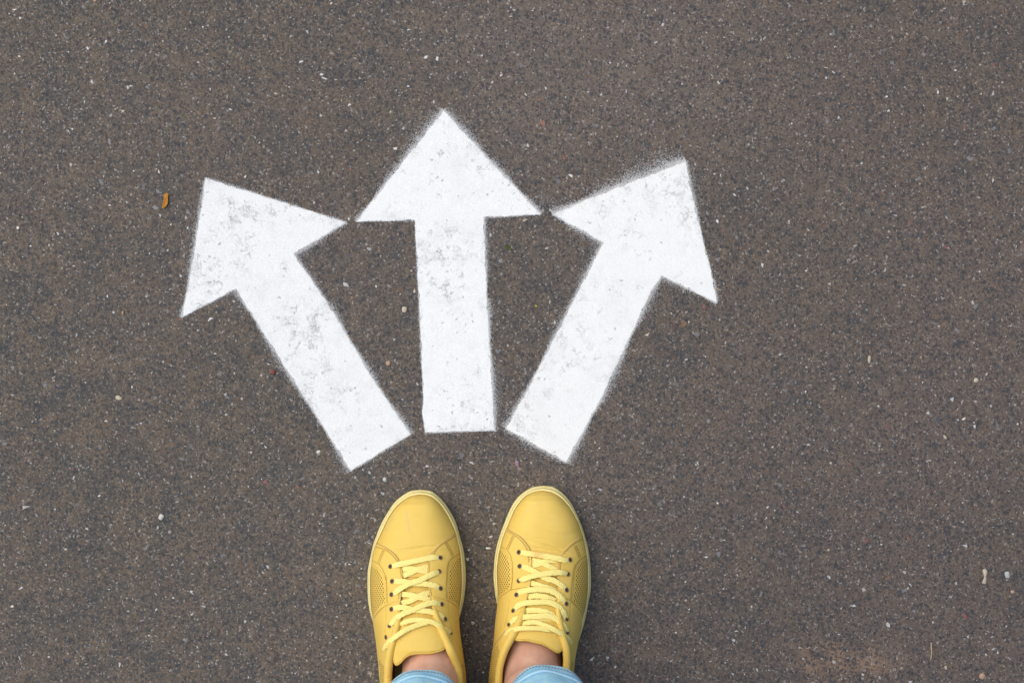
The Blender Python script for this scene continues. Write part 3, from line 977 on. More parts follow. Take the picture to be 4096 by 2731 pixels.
    def ribbon(path, lvl, half=11.5, stain=None):
        pl = cr(path, 7); pl = resample(pl, max(16, int(len(pl) * 1.3)))
        n = len(pl)
        tot = 0
        sec = [(-1, 0), (-.93, .55), (-.75, .85), (-.35, 1), (.35, 1), (.75, .85), (.93, .55), (1, 0), (.8, -.6), (-.8, -.6)]
        m = len(sec); b0 = len(V7)
        zs = []
        for i, (x, y) in enumerate(pl):
            f = min(1, min(i, n - 1 - i) / (n * .10))
            z = surf(x, y, lvl >= 0)
            if lvl < 0:
                z = surf(x, y, True) - .0012 + .0012 * math.sin(math.pi * i / (n - 1)) + .0065 * float(sstep(2420, 2600, y)) * .8
            else:
                z += lvl * (.25 + .75 * f) + (f - 1) * .0002 + .0008 * float(sstep(2370, 2440, y)) + .0062 * float(sstep(2440, 2600, y)) * math.sin(math.pi * i / (n - 1))
            zs.append(z)
        zs = np.array(zs)
        for _ in range(3): zs[1:-1] = (zs[:-2] + 2 * zs[1:-1] + zs[2:]) / 4
        for i, (x, y) in enumerate(pl):
            a, b = pl[max(i - 1, 0)], pl[min(i + 1, n - 1)]
            d = b - a; L = np.linalg.norm(d); d = d / L
            if i: tot += np.linalg.norm(pl[i] - pl[i - 1])
            nx, ny = -d[1], d[0]
            e = min(i, n - 1 - i) / (n * .09)
            hw = half * (min(1, .62 + .38 * e) if lvl >= 0 else 1) * (1 + .05 * math.sin(i * .9))
            for (su, sv) in sec:
                X_, Y_ = x + nx * su * hw, y + ny * su * hw
                # ribbon follows the slope of the shoe under it, softened
                dz = (surf(X_, Y_) - surf(x, y)) * .8
                V7.append(P(X_, Y_, zs[i] + dz + .0006 * sv))
                uvv.append(((su + 1) / 2, tot / (2 * half)))
                ST7.append(0 if stain is None else math.exp(-((x - stain) / 22) ** 2))
        for i in range(n - 1):
            for j in range(m):
                F7.append((b0 + i * m + j, b0 + i * m + (j + 1) % m, b0 + (i + 1) * m + (j + 1) % m, b0 + (i + 1) * m + j))
        F7.append(tuple(b0 + j for j in range(m))); F7.append(tuple(b0 + (n - 1) * m + j for j in range(m))[::-1])
    for r_ in S['lace']:
        ribbon(*r_)
    me = D.meshes.new("lace"); me.from_pydata([tuple(map(float, v)) for v in V7], [], F7)
    bm = bmesh.new(); bm.from_mesh(me); bmesh.ops.recalc_face_normals(bm, faces=bm.faces[:]); bm.to_mesh(me); bm.free()
    uvl = me.uv_layers.new(name="UVMap")
    for lp in me.loops: uvl.data[lp.index].uv = uvv[lp.vertex_index]
    at = me.attributes.new("stain", 'FLOAT', 'POINT'); at.data.foreach_set("value", [float(q) for q in ST7])
    link("lace", me, M["lace"], shoe)

    # ---- stitches: short thread dashes laid along the seams
    for q in S['stitch']:
        V8, F8 = [], []
        pl = resample(np.array(q, float), 60)
        L = np.sum(np.linalg.norm(np.diff(pl, axis=0), axis=1))
        nst = max(2, int(L / 7.5)); pl = resample(np.array(q, float), nst * 2 + 1)
        for i in range(nst):
            a, b = pl[2 * i], pl[2 * i] + (pl[2 * i + 1] - pl[2 * i]) * 1.15
            d = (b - a) / (np.linalg.norm(b - a) + 1e-6); nx, ny = -d[1] * .95, d[0] * .95
            base_i = len(V8)
            for (x, y) in ((a[0] + nx, a[1] + ny), (a[0] - nx, a[1] - ny), (b[0] - nx, b[1] - ny), (b[0] + nx, b[1] + ny)):
                V8.append(P(x, y, surf(x, y) + .00085))
            for (x, y) in ((a[0] + nx, a[1] + ny), (a[0] - nx, a[1] - ny), (b[0] - nx, b[1] - ny), (b[0] + nx, b[1] + ny)):
                V8.append(P(x, y, surf(x, y) + .0001))
            F8 += [tuple(base_i + k for k in (0, 1, 2, 3))] + [tuple(base_i + k for k in ((k_) % 4, (k_) % 4 + 4, (k_ + 1) % 4 + 4, (k_ + 1) % 4)) for k_ in range(4)]
        mesh("stitching", V8, F8, M["stitch"], shoe, False)
    return shoe


def z1(*p): return [(1400 + u / 3.733, 1900 + v / 3.733) for u, v in p]
def z2(*p): return [(1400 + u / 3.639, 2300 + v / 3.639) for u, v in p]
def z3(*p): return [(1900 + u / 3.733, 1900 + v / 3.733) for u, v in p]
def z4(*p): return [(1900 + u / 3.639, 2300 + v / 3.639) for u, v in p]


LEFT = dict(
    label="left yellow sneaker with crossed laces", side=-1, ph=.4,
    tip_o=(1681, 1958), tip_i=(1683, 1978), heel_u=(1690, 3115), heel_s=(1690, 3040),
    soL=[(1641, 1964), (1601, 1988), (1574, 2014), (1547, 2055), (1523, 2098), (1507, 2138), (1492, 2181), (1480, 2235), (1472, 2275), (1470, 2320), (1470, 2341), (1472, 2396),
         (1480, 2446), (1492, 2487), (1504, 2530), (1516, 2600), (1524, 2680), (1530, 2740), (1537, 2850), (1560, 2960), (1620, 3022)],
    soR=[(1721, 1963), (1748, 1980), (1775, 2007), (1796, 2037), (1818, 2077), (1831, 2114), (1842, 2154), (1853, 2195), (1859, 2240), (1863, 2288), (1863, 2314), (1860, 2363), (1853, 2410),
         (1842, 2454), (1833, 2490), (1828, 2540), (1830, 2600), (1838, 2680), (1845, 2740), (1850, 2850), (1830, 2955), (1770, 3022)],
    siL=[(1641, 1986), (1609, 2006), (1582, 2031), (1555, 2071), (1534, 2114), (1515, 2154), (1503, 2179), (1492, 2216), (1487, 2254), (1482, 2302), (1482, 2355), (1485, 2421),
         (1493, 2474), (1506, 2500), (1518, 2540), (1530, 2600), (1538, 2680), (1544, 2740), (1551, 2850), (1572, 2950), (1626, 3008)],
    siR=[(1716, 1983), (1743, 1999), (1767, 2026), (1788, 2058), (1807, 2096), (1821, 2128), (1829, 2160), (1839, 2208), (1843, 2262), (1845, 2320), (1842, 2382), (1834, 2435),
         (1826, 2480), (1816, 2540), (1816, 2600), (1824, 2680), (1831, 2740), (1836, 2850), (1818, 2945), (1764, 3008)],
    uL=[(1641, 1986), (1609, 2006), (1582, 2031), (1555, 2071), (1534, 2114), (1515, 2154), (1503, 2179), (1492, 2216), (1487, 2254), (1482, 2302), (1482, 2355), (1485, 2421),
        (1491, 2480), (1499, 2534), (1507, 2597), (1513, 2657), (1518, 2712), (1521, 2760), (1528, 2880), (1550, 2990), (1605, 3085)],
    uR=[(1716, 1983), (1743, 1999), (1767, 2026), (1788, 2058), (1807, 2096), (1821, 2128), (1829, 2160), (1839, 2208), (1843, 2262), (1845, 2320), (1842, 2382), (1836, 2435),
        (1837, 2479), (1840, 2520), (1845, 2561), (1852, 2605), (1857, 2643), (1863, 2685), (1865, 2740), (1864, 2850), (1842, 2990), (1778, 3085)],
    EL=[(1482, 2160), (1503, 2168), (1521, 2177), (1542, 2188), (1561, 2200), (1577, 2213), (1590, 2229), (1598, 2243), (1608, 2270), (1612, 2302), (1607, 2358), (1603, 2410), (1596, 2450), (1584, 2516), (1569, 2579), (1555, 2640), (1553, 2731), (1562, 2850)],
    ER=[(1850, 2114), (1822, 2130), (1812, 2140), (1788, 2154), (1767, 2171), (1748, 2187), (1732, 2203), (1721, 2216), (1713, 2243), (1710, 2275), (1709, 2320), (1713, 2355), (1719, 2393), (1728, 2432), (1747, 2473), (1763, 2510), (1780, 2548), (1801, 2597), (1829, 2664), (1837, 2731), (1836, 2850)],
    heelc=[(1575, 2950), (1620, 3040), (1690, 3070), (1765, 3040), (1820, 2950)],
    QL=[(1493, 2478), (1510, 2454), (1529, 2432), (1554, 2415), (1590, 2402), (1597, 2420), (1590, 2460)],
    QR=[(1837, 2436), (1818, 2415), (1793, 2401), (1768, 2392), (1741, 2385), (1731, 2387), (1734, 2440)],
    pL=[(1478, 2252), (1487, 2256), (1507, 2268), (1520.5, 2280), (1531, 2296), (1538, 2320), (1542, 2340), (1544, 2369), (1546, 2410), (1526, 2426), (1510, 2448), (1493, 2474)],
    pR=[(1850, 2216), (1841, 2220), (1821, 2235), (1804, 2251), (1795, 2272), (1791, 2302), (1791, 2341), (1789, 2382), (1793, 2402), (1812, 2409), (1829, 2423), (1838, 2438)],
    stitch=[z1((390, 1070), (530, 1110), (600, 1160), (660, 1220), (700, 1270), (735, 1330), (755, 1420), (765, 1520)), z1((510, 1125), (465, 1230), (430, 1330)), z1((487, 1120), (442, 1225), (412, 1312)),
            z1((335, 1275), (430, 1325), (480, 1390), (520, 1480), (535, 1568)), z1((1580, 905), (1450, 985), (1360, 1040), (1290, 1110), (1245, 1180)), z1((1420, 1010), (1480, 1110), (1530, 1215)),
            z1((1445, 1000), (1505, 1100), (1548, 1190)), z1((1640, 1170), (1540, 1225), (1480, 1290), (1455, 1380), (1447, 1568)), z1((1195, 1300), (1185, 1420), (1180, 1568)),
            z2((525, 20), (535, 200), (540, 400)), z2((1410, 50), (1400, 200), (1405, 330)), z2((345, 615), (400, 540), (470, 475), (560, 420), (690, 375)), z2((1215, 325), (1340, 345), (1430, 372), (1520, 425), (1580, 488)),
            z2((715, 230), (705, 350)), z2((1170, 200), (1195, 300)), z2((1450, 950), (1520, 1100), (1590, 1250), (1610, 1400)), z2((515, 1180), (505, 1330), (495, 1500))],
    seam=[z2((525, 480), (520, 700), (500, 850)), z2((1432, 385), (1440, 560), (1480, 750), (1530, 930), (1580, 1030)), z2((1432, 905), (1480, 905), (1540, 960), (1640, 1130), (1660, 1240))],
    crease=[z1((680, 1170), (800, 1120), (950, 1100), (1100, 1070), (1270, 1055)), z1((700, 1150), (850, 1135), (1000, 1090), (1240, 1065)), z1((690, 1120), (900, 1090), (1150, 1050))],
    brown=[z2((440, 1235), (415, 1330))],
    scuff=[(z1((850, 540), (845, 620), (875, 720), (890, 830)), 6, .5), (z1((655, 600), (600, 720), (550, 850)), 5, .4), (z1((1365, 755), (1405, 735)), 1.5, .6), (z1((510, 785), (550, 800)), 1.5, .6), (z1((770, 740), (785, 738)), 2, .7)],
    perf2=[z2((430, 1240), (520, 1330), (520, 1568), (430, 1568)), z2((1610, 1280), (1670, 1290), (1690, 1568), (1610, 1568))],
    edge_end=2425, vamp_end=2306, tongue_start=2288,
    tL=[(1592, 2280), (1594, 2400), (1590, 2460), (1576, 2530), (1566, 2590), (1568, 2640), (1570, 2670)],
    tR=[(1724, 2280), (1726, 2380), (1745, 2450), (1768, 2515), (1790, 2575), (1794, 2620), (1796, 2670)],
    tEnd=[(1568, 2625), (1572, 2645), (1578, 2657), (1587, 2662), (1603, 2653), (1620, 2635), (1642, 2622), (1675, 2617), (1716, 2617), (1752, 2610), (1774, 2601), (1788, 2585)],
    collar=[(1733, 2415, -.001, 7), (1738, 2440, .001, 12), (1747, 2473, .002, 14), (1763, 2510, .003, 15), (1780, 2548, .004, 15), (1801, 2597, .005, 16), (1829, 2664, .005, 15), (1838, 2731, .005, 14), (1836, 2850, .004, 14),
            (1815, 2970, .004, 14), (1760, 3045, .004, 14), (1690, 3068, .004, 14), (1620, 3045, .004, 14), (1575, 2960, .004, 14), (1558, 2850, .005, 15), (1552, 2731, .005, 16), (1553, 2680, .005, 16),
            (1558, 2622, .005, 16), (1571, 2570, .004, 14), (1585, 2516, .003, 14), (1596, 2460, .001, 12), (1600, 2425, -.001, 7)],
    eye=[(1561, 2264), (1568, 2323), (1565, 2376), (1565, 2435), (1557, 2501), (1543, 2547), (1762, 2229), (1757, 2284), (1763, 2352), (1768, 2415), (1782, 2474), (1805, 2529)],
    lace=[
        (z1((780, 1390), (950, 1400), (1060, 1420), (1170, 1440)), -1), (z1((790, 1500), (900, 1455), (1000, 1410), (1175, 1360)), -1),
        (z2((745, 270), (900, 290), (1020, 320), (1185, 360)), -1), (z2((750, 410), (900, 360), (1030, 290), (1165, 245)), -1),
        (z2((618, 82), (700, 85), (780, 90), (900, 112), (1060, 120), (1180, 135), (1260, 160), (1312, 192)), .0011),
        (z1((1338, 1442), (1250, 1465), (1120, 1525), (1020, 1575)) + z2((900, 105), (800, 150), (710, 205), (650, 255), (605, 280)), .0027),
        (z2((605, 490), (700, 467), (800, 470), (920, 500), (1080, 515), (1200, 535), (1320, 590), (1388, 636)), .0011),
        (z2((1335, 420), (1240, 398), (1130, 410), (1020, 450), (920, 500), (800, 545), (700, 600), (620, 680), (572, 732)), .0027),
        (z2((725, 715), (830, 670), (920, 650), (1000, 648), (1100, 662), (1220, 685), (1310, 740), (1400, 795), (1475, 838)), .0030, 10.5),
        (z2((1215, 660), (1120, 680), (1000, 715), (850, 775), (720, 850), (610, 930), (530, 1010), (478, 1095)), .0036, 10.5),
        (z1((608, 1365), (700, 1335), (900, 1293), (1100, 1250), (1240, 1225), (1348, 1232)), .0018)])

RIGHT = dict(
    label="right yellow sneaker with laces running across and a faint stain on the first lace", side=1, ph=2.1,
    tip_o=(2173, 1942), tip_i=(2173, 1963), heel_u=(2130, 3105), heel_s=(2135, 3028),
    soL=[(2136, 1947), (2104, 1962), (2077, 1983), (2055, 2010), (2034, 2050), (2018, 2090), (2002, 2133), (1988, 2179), (1979, 2227), (1975, 2275), (1974, 2310), (1977, 2344), (1982, 2382),
         (1990, 2420), (1996, 2454), (1994, 2498), (1988, 2575), (1982, 2640), (1978, 2731), (1985, 2850), (2010, 2950), (2065, 3010)],
    soR=[(2208, 1946), (2235, 1960), (2262, 1983), (2286, 2015), (2307, 2055), (2326, 2101), (2339, 2141), (2350, 2181), (2357, 2221), (2362, 2270), (2364, 2314), (2362, 2363), (2353, 2410),
         (2345, 2454), (2334, 2501), (2320, 2547), (2305, 2590), (2294, 2640), (2284, 2731), (2280, 2850), (2258, 2950), (2205, 3010)],
    siL=[(2141, 1967), (2109, 1980), (2085, 2002), (2061, 2037), (2045, 2071), (2033, 2101), (2025, 2117), (2010, 2157), (2002, 2189), (1994, 2229), (1989, 2275), (1990, 2320), (1991, 2345), (1993, 2382),
         (2002, 2420), (2010, 2454), (2008, 2498), (2002, 2575), (1996, 2640), (1992, 2731), (1999, 2850), (2024, 2940), (2071, 2998)],
    siR=[(2208, 1971), (2240, 1988), (2270, 2018), (2294, 2053), (2313, 2090), (2326, 2128), (2334, 2152), (2342, 2195), (2349, 2235), (2350, 2275), (2351, 2320), (2348, 2382), (2340, 2432),
         (2331, 2468), (2322, 2510), (2309, 2555), (2293, 2600), (2280, 2650), (2270, 2731), (2266, 2850), (2246, 2940), (2200, 2998)],
    uL=[(2141, 1967), (2109, 1980), (2085, 2002), (2061, 2037), (2045, 2071), (2033, 2101), (2025, 2117), (2010, 2157), (2002, 2189), (1994, 2229), (1989, 2275), (1990, 2320), (1991, 2350), (1990, 2385),
        (1989, 2418), (1985, 2454), (1980, 2498), (1973, 2575), (1966, 2616), (1959, 2671), (1954, 2740), (1955, 2860), (1980, 2980), (2045, 3078)],
    uR=[(2208, 1971), (2240, 1988), (2270, 2018), (2294, 2053), (2313, 2090), (2326, 2128), (2334, 2152), (2342, 2195), (2349, 2235), (2350, 2275), (2351, 2320), (2348, 2382), (2340, 2432),
        (2331, 2470), (2324, 2520), (2315, 2562), (2304, 2616), (2298, 2657), (2294, 2700), (2291, 2760), (2290, 2860), (2270, 2980), (2212, 3078)],
    EL=[(2004, 2100), (2026, 2108), (2039, 2120), (2061, 2133), (2082, 2146), (2098, 2162), (2112, 2181), (2121, 2197), (2126, 2221), (2129, 2248), (2128, 2288), (2125, 2322), (2121, 2347), (2112, 2391), (2100, 2425), (2088, 2465), (2065, 2512), (2036, 2566), (2012, 2616), (1999, 2657), (1994, 2731), (1996, 2850)],
    ER=[(2352, 2134), (2333, 2144), (2318, 2153), (2296, 2165), (2278, 2181), (2262, 2197), (2248, 2212), (2236, 2246), (2230, 2278), (2227, 2310), (2227, 2355), (2224, 2396), (2228, 2424), (2233, 2454), (2238, 2495), (2249, 2540), (2262, 2580), (2267, 2630), (2265, 2665), (2264, 2731), (2262, 2850)],
    heelc=[(2015, 2950), (2060, 3035), (2130, 3062), (2200, 3035), (2248, 2950)],
    QL=[(1988, 2400), (2004, 2384), (2024, 2368), (2037, 2360), (2070, 2352), (2106, 2347), (2112, 2352), (2104, 2420)],
    QR=[(2336, 2468), (2320, 2437), (2301, 2415), (2279, 2396), (2257, 2387), (2238, 2382), (2232, 2388), (2236, 2440)],
    pL=[(1996, 2190), (2003, 2195), (2015, 2203), (2029, 2216), (2039, 2235), (2045, 2262), (2047, 2320), (2042, 2350), (2024, 2368), (2004, 2384), (1990, 2398)],
    pR=[(2356, 2220), (2347, 2225), (2329, 2236), (2310, 2256), (2299, 2283), (2295, 2320), (2291, 2369), (2287, 2402), (2304, 2419), (2320, 2441), (2334, 2464)],
    stitch=[z3((475, 830), (560, 880), (650, 940), (720, 1010), (770, 1090), (795, 1180), (805, 1300)), z3((580, 915), (535, 1010), (490, 1110)), z3((558, 905), (513, 1005), (468, 1100)),
            z3((390, 1070), (470, 1105), (530, 1190), (555, 1300), (560, 1500)), z3((1610, 955), (1500, 1010), (1430, 1060), (1370, 1120), (1330, 1180)), z3((1490, 1060), (1525, 1150), (1565, 1240)), z3((1513, 1050), (1550, 1140), (1588, 1225)),
            z3((1665, 1200), (1570, 1260), (1500, 1340), (1470, 1440), (1460, 1560)), z3((1280, 1300), (1270, 1400), (1260, 1500)),
            z4((545, 20), (530, 160), (520, 210)), z4((1425, 30), (1405, 200), (1395, 350)), z4((345, 345), (400, 285), (500, 220), (620, 190), (750, 175)), z4((1290, 325), (1380, 360), (1460, 430), (1530, 510), (1575, 595)),
            z4((1210, 50), (1215, 160)), z4((460, 950), (400, 1100), (340, 1220), (310, 1400), (300, 1540)), z4((1395, 1060), (1395, 1250), (1390, 1400))],
    seam=[z4((500, 350), (470, 560), (430, 750)), z4((1395, 400), (1385, 700), (1400, 950)), z4((330, 1000), (330, 1090), (370, 1140))],
    crease=[z3((740, 965), (850, 975), (1000, 1020), (1150, 1060), (1290, 1110)), z3((800, 1000), (950, 1010), (1100, 1060), (1250, 1090)), z3((700, 880), (850, 930), (1000, 930)), z3((1100, 820), (1250, 860), (1420, 900)), z3((820, 1060), (1000, 1090), (1200, 1140))],
    brown=[z4((500, 790), (430, 820), (380, 890), (310, 970), (260, 1070))],
    scuff=[(z3((700, 590), (715, 597)), 1.6, .7), (z3((740, 560), (860, 470), (980, 400)), 7, .22), (z3((1100, 640), (1240, 700)), 9, .15)],
    perf2=[z4((330, 1000), (370, 1140), (330, 1300), (290, 1568), (200, 1568), (225, 1180), (270, 1080)), z4((1395, 1240), (1450, 1250), (1420, 1420), (1390, 1400))],
    edge_end=2405, vamp_end=2288, tongue_start=2268,
    tL=[(2108, 2260), (2112, 2330), (2098, 2420), (2080, 2480), (2058, 2530), (2048, 2560), (2046, 2590)],
    tR=[(2246, 2260), (2240, 2330), (2238, 2420), (2243, 2490), (2254, 2550), (2260, 2600), (2260, 2640)],
    tEnd=[(2046, 2548), (2060, 2560), (2076, 2565), (2106, 2565), (2134, 2571), (2164, 2578), (2188, 2588), (2210, 2602), (2224, 2610), (2236, 2612), (2247, 2603), (2254, 2585)],
    collar=[(2230, 2395, -.001, 6), (2231, 2425, .001, 10), (2235, 2465, .002, 12), (2241, 2503, .003, 13), (2250, 2540, .004, 14), (2263, 2585, .005, 15), (2268, 2630, .005, 15), (2266, 2675, .005, 15), (2264, 2731, .005, 14), (2262, 2850, .004, 14),
            (2246, 2960, .004, 14), (2195, 3035, .004, 14), (2130, 3058, .004, 14), (2062, 3035, .004, 14), (2018, 2960, .004, 14), (1996, 2850, .005, 14), (1994, 2731, .005, 14), (1999, 2670, .005, 14),
            (2012, 2616, .005, 15), (2034, 2568, .004, 16), (2065, 2512, .003, 16), (2085, 2468, .002, 13), (2098, 2425, .0, 9), (2103, 2405, -.001, 6)],
    eye=[(2075, 2207), (2078, 2263), (2074.5, 2321), (2065, 2377), (2052.5, 2440), (2035, 2495), (2281, 2237.5), (2272, 2294), (2267, 2358), (2266, 2413), (2268, 2474), (2271, 2528)],
    lace=[
        (z3((850, 1270), (1000, 1300), (1120, 1365), (1230, 1420)), -1), (z3((850, 1350), (960, 1320), (1090, 1270), (1240, 1270)), -1),
        (z4((800, 105), (950, 150), (1080, 190), (1200, 240)), -1), (z4((770, 310), (900, 295), (1030, 315), (1180, 370)), -1),
        (z4((730, 520), (850, 505), (1000, 525), (1100, 560), (1190, 620)), -1), (z4((670, 720), (760, 690), (840, 680), (950, 640), (1100, 620), (1180, 640)), -1),
        (z3((672, 1355), (750, 1372), (850, 1420), (960, 1475)) + z4((1040, 45), (1130, 70), (1220, 115), (1290, 170), (1335, 215)), .0011),
        (z3((1388, 1473), (1290, 1450), (1150, 1455), (1000, 1475), (870, 1500)) + z4((730, 45), (680, 60), (638, 80)), .0027),
        (z4((598, 285), (680, 235), (800, 212), (950, 205), (1080, 220), (1180, 260), (1260, 330), (1330, 410)), .0018),
        (z4((560, 510), (640, 430), (760, 397), (900, 390), (1050, 387), (1170, 425), (1250, 490), (1305, 570), (1337, 638)), .0018),
        (z4((492, 712), (570, 645), (700, 608), (900, 597), (1050, 590), (1160, 620), (1250, 690), (1315, 770), (1352, 838)), .0018),
        (z4((425, 878), (500, 810), (620, 775), (780, 768), (950, 772), (1100, 800), (1160, 808)), .0036, 10),
        (z4((690, 712), (800, 685), (900, 685), (1000, 722), (1110, 765), (1210, 820), (1300, 875), (1370, 930), (1410, 998)), .0028, 10),
        (z3((662, 1145), (750, 1160), (900, 1182), (1100, 1212), (1250, 1240), (1340, 1265), (1418, 1262)), 0.0018, 11.5, 2150)])

build_shoe(LEFT)
build_shoe(RIGHT)


# ------------------------------------------------------------------ body (one continuous surface) and jeans
def rings_loft(bm, rings, n=28, cap0=True, cap1=True):
    """rings: (centre, axis_u, axis_v)"""
    prev = None; first = None
    for (c, u, v) in rings:
        c, u, v = Vector(c), Vector(u), Vector(v)
        cur = [bm.verts.new(c + u * math.cos(2 * math.pi * i / n) + v * math.sin(2 * math.pi * i / n)) for i in range(n)]
        if prev:
            for i in range(n):
                bm.faces.new((prev[i], prev[(i + 1) % n], cur[(i + 1) % n], cur[i]))
        else: first = cur
        prev = cur
    if cap0: bm.faces.new(first[::-1])
    if cap1: bm.faces.new(prev)


LEG = {  # ankle x at z .10, hem x, knee, hip
    -1: dict(foot=1668, ax=-.0815, ay=-.357, hx=-.0860, hy=-.3535, kx=-.112, hipx=-.125),
    1: dict(foot=2165, ax=.0200, ay=-.352, hx=.0350, hy=-.3500, kx=.045, hipx=.055)}
HEMZ = .128


def jc(L, z):
    """centre line of a leg above the hem"""
    t = min(1, max(0, (z - .14) / .32)); t2 = min(1, max(0, (z - .46) / .4))
    return L['hx'] + (L['kx'] - L['hx']) * t + (L['hipx'] * .93 - L['kx']) * t2, L['hy'] - .030 * t - .012 * t2


bm = bmesh.new()
for s, L in LEG.items():
    fx = L['foot']
    tx = P(fx, 2000, .03)[0]; mx = P(fx, 2300, .04)[0]
    R_ = []
    for (py, z, hw, hh, t) in ((2040, .022, .010, .005, 0), (2070, .023, .020, .007, .02), (2120, .024, .026, .009, .05), (2220, .026, .029, .012, .15), (2330, .030, .029, .016, .35),
                               (2430, .036, .028, .021, .6), (2530, .044, .028, .029, .85)):
        x = tx + (L['ax'] - tx) * t; y = P(0, py, z)[1]
        R_.append(((x, y, z), (hw, 0, 0), (0, 0, hh)))
    R_ += [((L['ax'], -.335, .054), (.0305, 0, 0), (0, .018, .040)), ((L['ax'], -.350, .066), (.030, 0, 0), (0, .030, .036)),
           ((L['ax'], L['ay'] - .004, .085), (.0305, 0, 0), (0, .041, .018)), ((L['ax'], L['ay'] - .004, .100), (.0310, 0, 0), (0, .038, .004)),
           ((L['ax'] + (L['hx'] - L['ax']) * .5, L['ay'] - .003, .125), (.0295, 0, 0), (0, .0345, 0)),
           ((L['hx'], L['hy'], .16), (.030, 0, 0), (0, .032, 0))]
    for z_, r_ in ((.20, .032), (.27, .037), (.36, .044), (.46, .048), (.56, .056), (.66, .066), (.78, .071), (.84, .072)):
        R_.append(((jc(L, z_)[0], jc(L, z_)[1], z_), (r_, 0, 0), (0, r_, 0)))
    R_.append(((L['hipx'] * .8 - .005, -.388, .93), (.070, 0, 0), (0, .080, 0)))
    rings_loft(bm, R_)
    # heel inside the shoe
    rings_loft(bm, [((L['ax'], L['ay'] - .055, .040), (.020, 0, 0), (0, 0, .016)), ((L['ax'], L['ay'] - .035, .046), (.027, 0, 0), (0, 0, .024)), ((L['ax'], L['ay'], .052), (.028, 0, 0), (0, 0, .03))])
    # ankle bone
    bs = -1 if s > 0 else 1
    rings_loft(bm, [((L['ax'] + bs * .018, L['ay'] - .006, .10 - .013), (.006, 0, 0), (0, .007, 0)), ((L['ax'] + bs * .021, L['ay'] - .006, .10), (.0125, 0, 0), (0, .013, 0)), ((L['ax'] + bs * .018, L['ay'] - .006, .113), (.006, 0, 0), (0, .007, 0))])
BX = -.035
rings_loft(bm, [((BX, -.385, .80), (.11, 0, 0), (0, .08, 0)), ((BX, -.39, .88), (.160, 0, 0), (0, .100, 0)), ((BX, -.385, 1.0), (.130, 0, 0), (0, .090, 0)), ((BX, -.38, 1.08), (.122, 0, 0), (0, .082, 0)),
                ((BX, -.378, 1.20), (.140, 0, 0), (0, .095, 0)), ((BX, -.380, 1.29), (.160, 0, 0), (0, .085, 0)), ((BX, -.382, 1.335), (.120, 0, 0), (0, .060, 0)), ((BX, -.378, 1.36), (.058, 0, 0), (0, .055, 0)),
                ((BX, -.362, 1.40), (.050, 0, 0), (0, .052, 0)), ((BX, -.350, 1.43), (.050, 0, 0), (0, .055, 0))])
# head bowed forward, with brow, nose, lips, chin and ears
rings_loft(bm, [((BX, -.315, 1.395), (.022, 0, 0), (0, .020, 0)), ((BX, -.320, 1.41), (.042, 0, 0), (0, .045, 0)), ((BX, -.335, 1.44), (.060, 0, 0), (0, .075, 0)), ((BX, -.342, 1.48), (.068, 0, 0), (0, .088, 0)),
                ((BX, -.348, 1.52), (.072, 0, 0), (0, .094, 0)), ((BX, -.352, 1.56), (.068, 0, 0), (0, .088, 0)), ((BX, -.355, 1.59), (.050, 0, 0), (0, .065, 0)), ((BX, -.356, 1.605), (.020, 0, 0), (0, .030, 0))])
rings_loft(bm, [((BX, -.262, 1.505), (.007, 0, 0), (0, .008, 0)), ((BX, -.250, 1.48), (.010, 0, 0), (0, .012, 0)), ((BX, -.243, 1.462), (.014, 0, 0), (0, .013, 0)), ((BX, -.250, 1.455), (.011, 0, 0), (0, .009, 0))], 14)
rings_loft(bm, [((BX - .022, -.268, 1.435), (0, .004, 0), (0, 0, .003)), ((BX, -.258, 1.436), (0, .009, 0), (0, 0, .009)), ((BX + .022, -.268, 1.435), (0, .004, 0), (0, 0, .003))], 12)
